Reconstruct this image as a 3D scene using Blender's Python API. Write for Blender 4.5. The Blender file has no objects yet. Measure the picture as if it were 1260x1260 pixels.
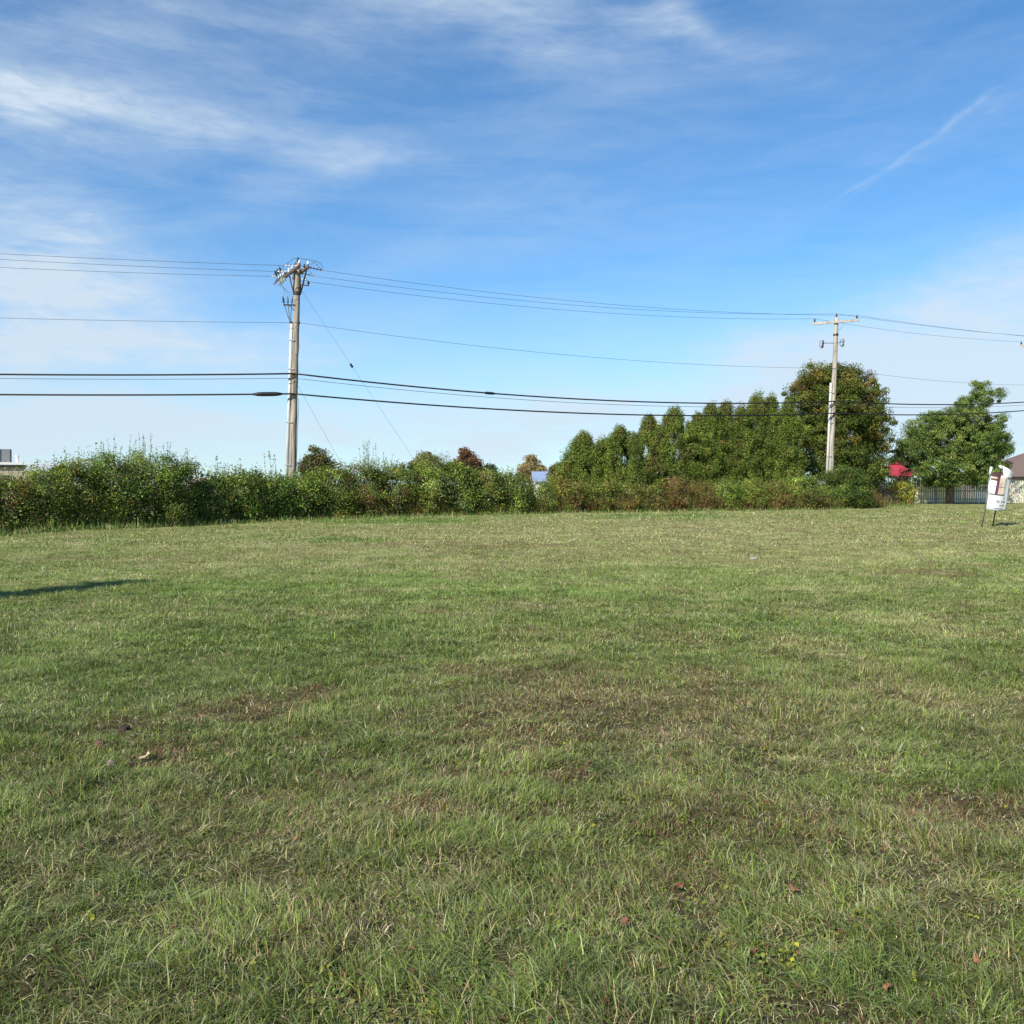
import bpy, math, random
import numpy as np
from mathutils import Vector, Matrix

rng = np.random.default_rng(7)
random.seed(7)
S = bpy.context.scene
COL = S.collection
R = math.radians

# ------------------------------------------------------------------ camera geometry
F, CX, HOR, EYE = 1150.0, 630.0, 595.0, 1.6


def gd(py):                       # ground distance seen on picture row py
    return EYE * F / (py - HOR)


def wx(px, D):
    return (px - CX) / F * D


def wz(py, D):
    return (HOR - py) / F * D + EYE


# ------------------------------------------------------------------ numpy noise
_perm = rng.random((256, 256))


def vnoise(x, y):
    xi = np.floor(x).astype(int); yi = np.floor(y).astype(int)
    fx = x - xi; fy = y - yi
    fx = fx * fx * (3 - 2 * fx); fy = fy * fy * (3 - 2 * fy)
    a = _perm[xi & 255, yi & 255]; b = _perm[(xi + 1) & 255, yi & 255]
    c = _perm[xi & 255, (yi + 1) & 255]; d = _perm[(xi + 1) & 255, (yi + 1) & 255]
    return (a * (1 - fx) + b * fx) * (1 - fy) + (c * (1 - fx) + d * fx) * fy


def fbm(x, y, o=4):
    s = 0; a = .5; t = 0
    for i in range(o):
        s = s + a * vnoise(x * 2 ** i + 13.7 * i, y * 2 ** i + 7.3 * i); t += a; a *= .5
    return s / t


def sstep(a, b, v):
    t = np.clip((v - a) / (b - a), 0, 1)
    return t * t * (3 - 2 * t)


def ground_h(x, y):
    x = np.asarray(x, float); y = np.asarray(y, float)
    r = np.sqrt(x * x + y * y)
    fade = 1 - sstep(70, 110, r)
    return ((fbm(x * .35 + 40, y * .35 + 9, 3) - .5) * .13 + (fbm(x * 1.6 + 3, y * 1.6, 2) - .5) * .05 + (fbm(x * 4.3 + 30, y * 4.3, 2) - .5) * .05 * (1 - sstep(14, 25, r))) * fade


# ------------------------------------------------------------------ tagging / linking
def tag(o, label=None, cat=None, group=None, kind=None):
    if label: o['label'] = label
    if cat: o['category'] = cat
    if group: o['group'] = group
    if kind: o['kind'] = kind
    return o


def empty(name, loc=(0, 0, 0), rot=(0, 0, 0)):
    o = bpy.data.objects.new(name, None); COL.objects.link(o)
    o.location = loc; o.rotation_euler = rot
    o.empty_display_size = .3
    return o


def link_mesh(name, me, mat, parent=None):
    o = bpy.data.objects.new(name, me); COL.objects.link(o)
    if mat: me.materials.append(mat)
    if parent: o.parent = parent
    return o


def np_mesh(name, verts, loops, starts, totals, color=None):
    me = bpy.data.meshes.new(name)
    me.vertices.add(len(verts)); me.vertices.foreach_set('co', np.ascontiguousarray(verts, np.float32).ravel())
    me.loops.add(len(loops)); me.loops.foreach_set('vertex_index', np.ascontiguousarray(loops, np.int32))
    me.polygons.add(len(starts)); me.polygons.foreach_set('loop_start', np.ascontiguousarray(starts, np.int32))
    try:
        me.polygons.foreach_set('loop_total', np.ascontiguousarray(totals, np.int32))
    except Exception:
        pass
    if color is not None:
        at = me.attributes.new('tint', 'FLOAT_COLOR', 'POINT')
        c = np.ones((len(verts), 4), np.float32); c[:, :3] = color
        at.data.foreach_set('color', c.ravel())
    me.update(calc_edges=True)
    return me


class MB:
    """collects boxes, tubes and lathes into one mesh"""
    def __init__(s): s.v = []; s.f = []

    def add(s, vs, fs):
        n = len(s.v); s.v += [tuple(v) for v in vs]; s.f += [tuple(i + n for i in f) for f in fs]; return s

    def box(s, x0, x1, y0, y1, z0, z1):
        v = [(x, y, z) for z in (z0, z1) for y in (y0, y1) for x in (x0, x1)]
        return s.add(v, [(0, 2, 3, 1), (4, 5, 7, 6), (0, 1, 5, 4), (2, 6, 7, 3), (0, 4, 6, 2), (1, 3, 7, 5)])

    def bar(s, a, b, w, t=None, up=(0, 0, 1)):
        a = Vector(a); b = Vector(b); d = (b - a).normalized(); u = Vector(up)
        if abs(d.dot(u)) > .98: u = Vector((1, 0, 0))
        p = d.cross(u).normalized() * (w / 2); q = p.cross(d).normalized() * ((t or w) / 2)
        v = [c + i * p + j * q for c in (a, b) for i, j in ((-1, -1), (1, -1), (1, 1), (-1, 1))]
        return s.add(v, [(3, 2, 1, 0), (4, 5, 6, 7), (0, 1, 5, 4), (1, 2, 6, 5), (2, 3, 7, 6), (3, 0, 4, 7)])

    def tube(s, pts, rad, n=8, caps=True):
        pts = [Vector(p) for p in pts]; m = len(pts)
        rad = rad if hasattr(rad, '__len__') else [rad] * m
        vs = []; prev = None
        for i, p in enumerate(pts):
            d = (pts[min(i + 1, m - 1)] - pts[max(i - 1, 0)]).normalized()
            if prev is None:
                u = Vector((0, 0, 1)) if abs(d.z) < .9 else Vector((1, 0, 0))
                prev = d.cross(u).normalized()
            a = (prev - d * prev.dot(d)).normalized(); b = d.cross(a); prev = a
            for k in range(n):
                t = 2 * math.pi * k / n
                vs.append(p + (a * math.cos(t) + b * math.sin(t)) * rad[i])
        fs = [(i * n + k, i * n + (k + 1) % n, (i + 1) * n + (k + 1) % n, (i + 1) * n + k) for i in range(m - 1) for k in range(n)]
        if caps: fs += [tuple(range(n))[::-1], tuple((m - 1) * n + k for k in range(n))]
        return s.add(vs, fs)

    def build(s, name, mat, parent=None, smooth=False):
        me = bpy.data.meshes.new(name); me.from_pydata(s.v, [], s.f); me.update()
        if smooth: me.polygons.foreach_set('use_smooth', [True] * len(me.polygons))
        return link_mesh(name, me, mat, parent)


# ------------------------------------------------------------------ materials
def new_mat(name):
    m = bpy.data.materials.new(name); m.use_nodes = True
    nt = m.node_tree; nt.nodes.clear()
    return m, nt


def nd(nt, t, **kw):
    n = nt.nodes.new(t)
    for k, v in kw.items():
        if k in n.inputs: n.inputs[k].default_value = v
        else: setattr(n, k, v)
    return n


def simple(name, col, rough=.6, var=.15, scale=(6, 6, 6), metal=0., spec=.4, dirt=None, bump=.0):
    """principled surface whose colour is mottled by object-space noise"""
    m, nt = new_mat(name); L = nt.links.new
    out = nd(nt, 'ShaderNodeOutputMaterial'); p = nd(nt, 'ShaderNodeBsdfPrincipled')
    p.inputs['Roughness'].default_value = rough; p.inputs['Metallic'].default_value = metal
    p.inputs['Specular IOR Level'].default_value = spec
    tc = nd(nt, 'ShaderNodeTexCoord'); mp = nd(nt, 'ShaderNodeMapping'); mp.inputs['Scale'].default_value = scale
    nz = nd(nt, 'ShaderNodeTexNoise'); nz.inputs['Scale'].default_value = 1; nz.inputs['Detail'].default_value = 6
    L(tc.outputs['Object'], mp.inputs[0]); L(mp.outputs[0], nz.inputs['Vector'])
    cr = nd(nt, 'ShaderNodeValToRGB'); e = cr.color_ramp.elements
    d = dirt or tuple(c * (1 - 2 * var) for c in col)
    e[0].position = .32; e[0].color = (*d, 1); e[1].position = .62; e[1].color = (*[min(1, c * (1 + var)) for c in col], 1)
    L(nz.outputs['Fac'], cr.inputs[0]); L(cr.outputs[0], p.inputs['Base Color'])
    if bump:
        b = nd(nt, 'ShaderNodeBump'); b.inputs['Strength'].default_value = bump; b.inputs['Distance'].default_value = .02
        L(nz.outputs['Fac'], b.inputs['Height']); L(b.outputs[0], p.inputs['Normal'])
    L(p.outputs[0], out.inputs[0])
    return m


def leaf_mat(name, trans=.3, rough=.5, spec=.3, tsat=(1.25, 1.35, .7)):
    m, nt = new_mat(name); L = nt.links.new
    out = nd(nt, 'ShaderNodeOutputMaterial'); p = nd(nt, 'ShaderNodeBsdfPrincipled')
    p.inputs['Roughness'].default_value = rough; p.inputs['Specular IOR Level'].default_value = spec
    at = nd(nt, 'ShaderNodeAttribute'); at.attribute_name = 'tint'
    L(at.outputs['Color'], p.inputs['Base Color'])
    tr = nd(nt, 'ShaderNodeBsdfTranslucent')
    mul = nd(nt, 'ShaderNodeVectorMath'); mul.operation = 'MULTIPLY'; mul.inputs[1].default_value = tsat
    L(at.outputs['Color'], mul.inputs[0]); L(mul.outputs[0], tr.inputs['Color'])
    mx = nd(nt, 'ShaderNodeMixShader'); mx.inputs[0].default_value = trans
    L(p.outputs[0], mx.inputs[1]); L(tr.outputs[0], mx.inputs[2]); L(mx.outputs[0], out.inputs[0])
    return m


M_LEAF = leaf_mat('leaf', .34, .55, .22)
M_NEEDLE = leaf_mat('conifer_foliage', .15, .6, .2)
M_BLADE = leaf_mat('grass_blade', .18, .5, .25, (1.15, 1.2, .8))
M_TRUNK = simple('bark', (.11, .085, .065), .9, .3, (6, 6, 2), bump=.5)
M_TRUNKP = simple('pale_bark', (.17, .13, .095), .9, .25, (6, 6, 2), bump=.5)
M_STEM = simple('stem_bark', (.13, .10, .07), .85, .25)
M_POLE = simple('weathered_pole_wood', (.29, .25, .20), .9, .25, (15, 15, .8), dirt=(.10, .08, .062), bump=.8)
M_POLE2 = simple('pale_pole_wood', (.34, .31, .26), .9, .18, (13, 13, .8), dirt=(.18, .155, .125), bump=.6)
M_ARM = simple('dark_arm_wood', (.11, .075, .055), .85, .3, (12, 12, 12))
M_ARM2 = simple('grey_arm_wood', (.36, .32, .27), .85, .2, (12, 12, 12))
M_STEEL = simple('galvanised_steel', (.30, .31, .32), .5, .12, metal=.5)
M_DARK = simple('dark_fitting', (.025, .022, .022), .5, .2)
M_RUST = simple('brown_fitting', (.10, .04, .028), .5, .2)
M_CER = simple('pale_insulator', (.55, .56, .55), .3, .12)
M_CERB = simple('grey_blue_polymer', (.10, .12, .15), .4, .15)
M_PVC = simple('pale_conduit', (.44, .44, .41), .5, .08, (8, 8, 1.5))
M_CABLE = simple('black_cable', (.012, .012, .014), .55, .2)
M_WIRE = simple('weathered_wire', (.07, .08, .09), .5, .2)
M_VINYL = simple('white_vinyl', (.55, .56, .57), .4, .03, (2, 2, 2))
M_FENCE = simple('cream_fence_paint', (.60, .58, .45), .75, .12, (9, 9, 1.2), dirt=(.42, .41, .31))

# ------------------------------------------------------------------ foliage builders
def rand_dirs(n):
    v = rng.normal(size=(n, 3)); return v / np.linalg.norm(v, axis=1, keepdims=True)


def leaves(centers, L, W, cols, outward=None, up=.4, name='foliage', fold=.25):
    """one folded diamond leaf per centre"""
    n = len(centers)
    nor = rand_dirs(n)
    if outward is not None: nor = nor * .8 + outward * .7
    nor[:, 2] += up
    nor /= np.linalg.norm(nor, axis=1, keepdims=True)
    ax = np.cross(nor, rand_dirs(n)); ax /= np.linalg.norm(ax, axis=1, keepdims=True) + 1e-9
    sd = np.cross(nor, ax)
    L = (L * rng.uniform(.65, 1.3, n))[:, None]; W = (W * rng.uniform(.7, 1.25, n))[:, None]
    a = centers - ax * L * .5; c = centers + ax * L * .5 - nor * L * .12
    b = centers + sd * W * .5 + nor * W * fold; d = centers - sd * W * .5 + nor * W * fold
    v = np.stack([a, b, c, d], 1).reshape(-1, 3)
    i = np.arange(n)[:, None] * 4
    loops = np.concatenate([i, i + 1, i + 2, i, i + 2, i + 3], 1).ravel()
    return np_mesh(name, v, loops, np.arange(2 * n) * 3, np.full(2 * n, 3), np.repeat(cols, 4, 0))


def tints(n, pal, w, idx=None, var=.28):
    pal = np.array(pal); 
    if idx is None: idx = rng.choice(len(pal), n, p=np.array(w) / sum(w))
    c = pal[idx] * np.exp(rng.normal(0, var, (n, 1))) * np.exp(rng.normal(0, .07, (n, 3)))
    return np.clip(c, .004, .8)


G_DARK = (.070, .115, .026); G_MID = (.135, .205, .034); G_LIGHT = (.235, .300, .055); G_YEL = (.36, .32, .045)
G_OLIVE = (.235, .220, .042); G_GREY = (.25, .30, .14); BROWN = (.17, .100, .042); RUST = (.17, .060, .022)
DRY = (.23, .15, .075); PURP = (.10, .05, .045); TAN = (.28, .21, .11)


def shrub(name, px, halfw, top, pal, w, label, dense=1., sprigs=10, leaf=.085, D=None, depth=1.5, base_dry=0., group='shrubs of the hedgerow', cat='shrub', lean=0., sprig_h=.5):
    if D is None:
        D = hedge_front(px) + depth * .95
    leaf = leaf * rng.uniform(.8, 1.25)
    x = wx(px, D); r = halfw / F * D; h = wz(top, D)
    z0 = float(ground_h(x, D))
    root = empty(name, (x, D, z0)); tag(root, label, cat, group)
    ry = depth
    # leaf clumps through the crown, thicker outside
    K = int(130 * max(1, r * h / 3))
    th = rng.uniform(0, 2 * np.pi, K); zc = rng.uniform(0.04, 1, K) ** .85
    prof = np.clip(1 - np.clip((zc - .45) / .62, 0, 1) ** 2.2, .05, 1) ** .5
    prof = prof * (0.86 + .2 * rng.random(K))
    rad = rng.uniform(.3, 1.0, K) ** .5
    hk = h * (.86 + .28 * rng.random(K) * (zc > .7))
    cc = np.stack([r * 1.08 * prof * rad * np.cos(th), ry * prof * rad * np.sin(th), zc * hk * .94], 1)
    N = int(21000 * dense * r * h / 3.6 * (.085 / leaf) ** 1.5)
    k = rng.integers(0, K, N)
    sig = rng.uniform(.10, .26, K)
    p = cc[k] + rng.normal(size=(N, 3)) * sig[k][:, None] * np.array([1, 1, .8])
    ki = rng.choice(len(pal), K, p=np.array(w) / sum(w))
    idx = np.where(rng.random(N) < .7, ki[k], rng.choice(len(pal), N, p=np.array(w) / sum(w)))
    kb = np.exp(rng.normal(0, .22, K)); kb[rng.random(K) < .12] *= .45
    col = tints(N, pal, w, idx) * kb[k][:, None]
    # upright shoots breaking through the top
    pts = [p]; cs = [col]; st = MB()
    for q in range(int(sprigs)):
        a = rng.uniform(0, 6.28); rr = rng.uniform(0, .9)
        bx, by = r * rr * math.cos(a), ry * rr * math.sin(a)
        zt = h * (1 - .35 * rr ** 2) + rng.uniform(.1, 1.25) ** 1.5 * sprig_h * 1.12
        dx, dy = rng.normal(0, .22), rng.normal(0, .2)
        b0 = Vector((bx * .5, by * .5, .1)); b1 = Vector((bx, by, h * .7 * (1 - .3 * rr ** 2))); b2 = Vector((bx + dx, by + dy, zt))
        cv = [b0.lerp(b1, .5), b1, b1.lerp(b2, .5) + Vector((dx * .2, 0, .04)), b2]
        st.tube(cv, [.012, .01, .006, .003], 4, False)
        nl = int(rng.integers(16, 34)); t = rng.uniform(0, 1, nl) ** .9
        A = np.array(b1); B = np.array(b2)
        lp = A + (B - A) * t[:, None] + rng.normal(size=(nl, 3)) * .05 * (1.3 - t[:, None])
        pts.append(lp); cs.append(tints(nl, pal, w))
    # main stems
    for q in range(16):
        a = rng.uniform(0, 6.28); e = Vector((r * .8 * math.cos(a), ry * .8 * math.sin(a), h * rng.uniform(.5, .85)))
        b = Vector((e.x * .25, e.y * .25, -.05))
        st.tube([b, b.lerp(e, .5) + Vector((0, 0, h * .12)), e], [.025, .016, .006], 4, False)
    p = np.concatenate(pts); col = np.concatenate(cs)
    keep = p[:, 2] > .0
    p, col = p[keep], col[keep]
    if base_dry > 0:
        lowm = (rng.random(len(p)) < base_dry * np.clip(1.25 - p[:, 2] / (.5 * h), 0, 1))
        col[lowm] = tints(int(lowm.sum()), [DRY, RUST, BROWN], [2, 2, 2])
    outw = p / np.array([r, ry, h]); outw[:, 2] -= .4
    outw /= np.linalg.norm(outw, axis=1, keepdims=True) + 1e-6
    p[:, 0] += lean * p[:, 2]
    me = leaves(p, leaf, leaf * .55, col, outw)
    link_mesh('foliage', me, M_LEAF, root)
    st.build('stems', M_STEM, root)
    return root


def weeds_tuft(cc, hts, n, pal, w):
    """stalk-like slivers standing up from centres -> returns blade arrays"""
    pass


def blades(pos, H, W, lean, bend, cr, ct, nseg, z=None):
    """tapered bent blades. pos (n,2), lean dir angle, bend 0..1"""
    n = len(pos)
    zz = ground_h(pos[:, 0], pos[:, 1]) if z is None else z
    ld = np.stack([np.cos(lean), np.sin(lean)], 1)
    fa = lean + np.pi / 2 + rng.normal(0, .7, n)
    sd = np.stack([np.cos(fa), np.sin(fa), np.zeros(n)], 1)
    lv = []; cl = []
    for i in range(nseg + 1):
        t = i / nseg
        c = np.empty((n, 3))
        c[:, :2] = pos + ld * (H * bend * t ** 1.8)[:, None]
        c[:, 2] = zz - .004 + H * t * (1 - .45 * bend * t)
        w = (W * .5 * (1 - t ** 1.6) + 0 * t)[:, None]
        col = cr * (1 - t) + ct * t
        if i < nseg:
            lv += [c - sd * w, c + sd * w]; cl += [col, col]
        else:
            lv += [c]; cl += [col]
    nv = 2 * nseg + 1
    v = np.stack(lv, 1).reshape(-1, 3); cols = np.stack(cl, 1).reshape(-1, 3)
    b = np.arange(n)[:, None] * nv
    parts = []; tot = []
    for i in range(nseg - 1):
        parts.append(np.array([2 * i, 2 * i + 1, 2 * i + 3, 2 * i + 2])); tot.append(4)
    parts.append(np.array([2 * nseg - 2, 2 * nseg - 1, 2 * nseg])); tot.append(3)
    pat = np.concatenate(parts); tot = np.array(tot)
    loops = (b + pat[None, :]).ravel()
    totals = np.tile(tot, n); starts = np.concatenate([[0], np.cumsum(totals)[:-1]])
    return v, loops, starts, totals, cols


def merge(chunks, name):
    V = []; Lp = []; St = []; To = []; Cc = []; nv = nl = 0
    for v, l, s, t, c in chunks:
        V.append(v); Lp.append(l + nv); St.append(s + nl); To.append(t); Cc.append(c); nv += len(v); nl += len(l)
    return np_mesh(name, np.concatenate(V), np.concatenate(Lp), np.concatenate(St), np.concatenate(To), np.concatenate(Cc))


# hedge front line: picture column -> distance
_hx = np.array([-120, 0, 120, 240, 370, 480, 630, 720, 900, 1010, 1120, 1260])
_hy = np.array([663, 658, 652, 646, 640, 636.5, 633.5, 631, 628.5, 627, 623, 620])


def hedge_front(px):
    return float(EYE * F / (np.interp(px, _hx, _hy) - HOR))


# ------------------------------------------------------------------ lawn colour field
def pix(x, y):
    y = np.maximum(y, .8)
    return CX + F * x / y, HOR + F * EYE / y


# patches set out on the ground: centre x, centre y, radii, angle, kind, strength (metres)
def gp(px, py, rx, ry):
    D = gd(py); x = wx(px, D)
    D1 = gd(py - ry); D2 = gd(py + ry)
    return (x, D, rx / F * D, max(.12, (D1 - D2) / 2))


PATCH = [
    (gp(700, 662, 520, 22), 'straw', .55), (gp(900, 648, 330, 12), 'straw', .45), (gp(1130, 662, 150, 16), 'straw', .5),
    (gp(240, 688, 200, 12), 'straw', .35), (gp(600, 672, 160, 7), 'brown', .25),
    (gp(430, 665, 70, 5), 'green', 1.), (gp(340, 660, 60, 4), 'green', .6), (gp(480, 641, 120, 4), 'green', .8), (gp(800, 636, 110, 4), 'green', .7),
    (gp(1155, 705, 52, 7), 'brown', .9), (gp(1050, 700, 40, 6), 'straw', .5), (gp(1200, 690, 70, 5), 'green', .4),
    (gp(900, 735, 180, 9), 'green', .5), (gp(830, 728, 60, 6), 'brown', .25),
    (gp(545, 760, 45, 5), 'brown', .6), (gp(700, 765, 120, 8), 'green', .35), (gp(560, 825, 25, 8), 'brown', .55),
    (gp(390, 848, 45, 16), 'brown', .8), (gp(320, 870, 60, 18), 'brown', .45), (gp(190, 925, 40, 16), 'brown', .8), (gp(140, 895, 45, 14), 'brown', .6), (gp(240, 885, 20, 10), 'straw', .6),
    (gp(760, 870, 190, 40), 'brown', .42), (gp(700, 830, 140, 16), 'brown', .35), (gp(880, 840, 90, 20), 'brown', .35), (gp(640, 900, 120, 30), 'brown', .35),
    (gp(1010, 800, 60, 22), 'straw', .5), (gp(1130, 860, 80, 25), 'straw', .45), (gp(960, 900, 120, 40), 'straw', .35), (gp(690, 955, 40, 14), 'brown', .6),
    (gp(520, 1005, 90, 14), 'brown', .6), (gp(320, 975, 60, 14), 'brown', .4), (gp(560, 1070, 60, 30), 'straw', .5), (gp(900, 1010, 160, 40), 'brown', .35),
    (gp(1150, 1100, 110, 40), 'straw', .45), (gp(1180, 1000, 100, 30), 'brown', .4), (gp(990, 1180, 60, 40), 'straw', .5), (gp(420, 1150, 80, 40), 'brown', .3),
    (gp(840, 1080, 90, 30), 'brown', .4), (gp(1040, 940, 120, 20), 'straw', .4), (gp(120, 1130, 80, 30), 'straw', .3), (gp(1200, 950, 80, 30), 'green', .5),
    (gp(300, 800, 300, 50), 'green', .35), (gp(450, 730, 300, 20), 'green', .2), (gp(200, 830, 200, 30), 'green', .3), (gp(80, 1000, 120, 60), 'green', .3), (gp(640, 1200, 120, 50), 'green', .3),
    (gp(1050, 1220, 150, 40), 'green', .4), (gp(860, 650, 60, 3), 'brown', .3), (gp(1000, 770, 150, 14), 'green', .35), (gp(1180, 780, 100, 10), 'straw', .3),
]


def lawn_fields(x, y):
    wob = .5 * (fbm(x * 1.3, y * 1.3 + 5, 3) - .5); wob2 = .5 * (fbm(x * 1.3 + 31, y * 1.3 + 5, 3) - .5)
    dist = np.sqrt(x * x + y * y)
    straw = .15 + .52 * sstep(.52, .78, fbm(x * .45 + 11, y * .45, 4)) + .35 * sstep(.5, .8, fbm(x * 2.6 + 3, y * 2.2 + 50, 3))
    brown = .06 + .38 * sstep(.56, .80, fbm(x * 1.1 + 70, y * .9 + 21, 4)) + .3 * sstep(.6, .85, fbm(x * 4 + 9, y * 4 + 77, 2))
    green = .5 * sstep(.5, .75, fbm(x * .6 + 90, y * .5 + 33, 3))
    straw = straw + .26 * sstep(14, 30, dist)
    uu = x * .96 + y * .28; vv_ = -x * .28 + y * .96
    straw = straw + .34 * sstep(.48, .74, fbm(uu * .16 + 20, vv_ * 1.0 + 8, 3)) * sstep(6, 12, dist)
    green = green + .4 * sstep(.55, .8, fbm(uu * .14 + 60, vv_ * .8 + 48, 3))
    right = sstep(-2, 6, x) * .10
    straw = straw + right
    s2 = np.zeros_like(x); b2 = np.zeros_like(x); g2 = np.zeros_like(x)
    for (cx, cy, rx, ry), k, a in PATCH:
        d = np.sqrt(((x - cx + wob * rx) / rx) ** 2 + ((y - cy + wob2 * ry * 2) / ry) ** 2)
        m = a * (1 - sstep(.45, 1.25, d))
        if k == 'straw': s2 = np.maximum(s2, m)
        elif k == 'brown': b2 = np.maximum(b2, m)
        else: g2 = np.maximum(g2, m)
    straw = np.clip(straw + s2 - g2 * .7 - green * .2, 0.02, .92)
    brown = np.clip(brown + b2 * 1.2 - g2 * .5, 0.02, .9)
    return straw, brown, np.clip(g2 + green * .6, 0, 1)


C_G1 = np.array((.146, .222, .037)); C_G2 = np.array((.218, .290, .060)); C_GD = np.array((.066, .148, .030)); C_GB = np.array((.26, .325, .14))
C_ST = np.array((.43, .355, .19)); C_ST2 = np.array((.56, .50, .33)); C_BR = np.array((.15, .095, .055)); C_BR2 = np.array((.20, .105, .06))
C_OL = np.array((.215, .25, .08))


def blade_cols(x, y):
    n = len(x); st, br, gr = lawn_fields(x, y)
    u = rng.random(n); v = rng.random((n, 1))
    g = C_G1 * (1 - v) + C_G2 * v
    g = np.where((rng.random(n) < .28)[:, None], C_GB, g)
    g = np.where((rng.random(n) < .15 + .5 * gr)[:, None], C_GD * .6 + g * .4, g)
    s = np.where(rng.random((n, 1)) < .3, C_ST2, C_ST) * .65 + C_OL * .35 * (rng.random((n, 1)) < .6) + C_ST * .35 * .3
    b = np.where(rng.random((n, 1)) < .4, C_BR2, C_BR)
    isb = u < br * .62
    iss = (~isb) & (u < br * .62 + st * .55 * (1 - br * .5))
    c = np.where(isb[:, None], b, np.where(iss[:, None], s, g))
    c = c * np.exp(rng.normal(0, .3, (n, 1)))
    cl = .7 + .6 * fbm(x * 3.1, y * 3.1, 2)
    return np.clip(c * cl[:, None], .01, .7)


# ------------------------------------------------------------------ ground
def build_ground():
    # fine sheet under the lawn, coarse ring out to the horizon, one mesh
    xs = np.concatenate([[-2500, -1200, -600, -300, -160, -100], np.arange(-60, -12.01, .4), np.arange(-12, 12.01, .08), np.arange(12.4, 60.01, .4), [100, 160, 300, 600, 1200, 2500]])
    ys = np.concatenate([[-2500, -1000, -400, -150, -60, -25], np.arange(-8, .01, .4), np.arange(.1, 24, .08), np.arange(24, 84.01, .4), [110, 160, 300, 600, 1200, 2500]])
    X, Y = np.meshgrid(xs, ys); Z = ground_h(X, Y)
    v = np.stack([X.ravel(), Y.ravel(), Z.ravel()], 1)
    nx, ny = len(xs), len(ys)
    i, j = np.meshgrid(np.arange(nx - 1), np.arange(ny - 1)); a = (j * nx + i).ravel()
    loops = np.stack([a, a + 1, a + nx + 1, a + nx], 1).ravel(); n = len(a)
    st, br, gr = lawn_fields(v[:, 0], v[:, 1])
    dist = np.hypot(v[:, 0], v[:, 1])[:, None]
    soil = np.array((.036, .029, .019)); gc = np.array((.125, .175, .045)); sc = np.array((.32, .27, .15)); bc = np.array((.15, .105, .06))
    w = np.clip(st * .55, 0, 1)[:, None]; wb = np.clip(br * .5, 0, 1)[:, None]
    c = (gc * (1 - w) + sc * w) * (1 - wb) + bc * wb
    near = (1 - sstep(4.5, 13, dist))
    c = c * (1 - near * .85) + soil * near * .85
    me = np_mesh('ground', v, loops, np.arange(n) * 4, np.full(n, 4), c)
    me.polygons.foreach_set('use_smooth', [True] * n)
    m, nt = new_mat('turf_soil'); L = nt.links.new
    out = nd(nt, 'ShaderNodeOutputMaterial'); p = nd(nt, 'ShaderNodeBsdfPrincipled'); p.inputs['Roughness'].default_value = .95
    p.inputs['Specular IOR Level'].default_value = .1
    at = nd(nt, 'ShaderNodeAttribute'); at.attribute_name = 'tint'
    geo = nd(nt, 'ShaderNodeNewGeometry')
    nz = nd(nt, 'ShaderNodeTexNoise'); nz.inputs['Scale'].default_value = 22; nz.inputs['Detail'].default_value = 5
    nz2 = nd(nt, 'ShaderNodeTexNoise'); nz2.inputs['Scale'].default_value = 3; nz2.inputs['Detail'].default_value = 6
    L(geo.outputs['Position'], nz.inputs['Vector']); L(geo.outputs['Position'], nz2.inputs['Vector'])
    mr = nd(nt, 'ShaderNodeMapRange'); mr.inputs['From Min'].default_value = .3; mr.inputs['From Max'].default_value = .7
    mr.inputs['To Min'].default_value = .5; mr.inputs['To Max'].default_value = 1.5
    L(nz.outputs['Fac'], mr.inputs['Value'])
    mr2 = nd(nt, 'ShaderNodeMapRange'); mr2.inputs['From Min'].default_value = .3; mr2.inputs['From Max'].default_value = .7
    mr2.inputs['To Min'].default_value = .75; mr2.inputs['To Max'].default_value = 1.25
    L(nz2.outputs['Fac'], mr2.inputs['Value'])
    mm = nd(nt, 'ShaderNodeMath'); mm.operation = 'MULTIPLY'; L(mr.outputs[0], mm.inputs[0]); L(mr2.outputs[0], mm.inputs[1])
    vm = nd(nt, 'ShaderNodeVectorMath'); vm.operation = 'SCALE'; L(at.outputs['Color'], vm.inputs[0]); L(mm.outputs[0], vm.inputs['Scale'])
    L(vm.outputs[0], p.inputs['Base Color'])
    bp = nd(nt, 'ShaderNodeBump'); bp.inputs['Strength'].default_value = .6; bp.inputs['Distance'].default_value = .03
    L(nz.outputs['Fac'], bp.inputs['Height']); L(bp.outputs[0], p.inputs['Normal'])
    L(p.outputs[0], out.inputs[0])
    o = link_mesh('ground', me, m); tag(o, kind='structure', label='mown field of green and straw coloured turf'); return o


build_ground()


def lawn_positions(D0, D1, density, clump, side):
    """positions in a wedge ahead of the camera with a margin on both sides"""
    area = 0; out = []
    ymin, ymax = D0, D1
    wmax = ymax * .56 + side
    n = int((ymax - ymin) * 2 * wmax * density)
    nc = max(1, int(n / clump))
    cx = rng.uniform(-wmax, wmax, nc); cy = rng.uniform(ymin, ymax, nc)
    ok = np.abs(cx) < cy * .56 + side
    px_, py_ = cx, cy
    hf = EYE * F / (np.interp(CX + F * cx / cy, _hx, _hy) - HOR)
    ok &= cy < hf + 2.5
    cx, cy = cx[ok], cy[ok]; nc = len(cx)
    k = np.repeat(np.arange(nc), clump)
    sp = .022 if D1 < 14 else (.045 if D1 < 30 else .09)
    p = np.stack([cx[k], cy[k]], 1) + rng.normal(size=(len(k), 2)) * sp
    return p, k, nc


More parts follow.
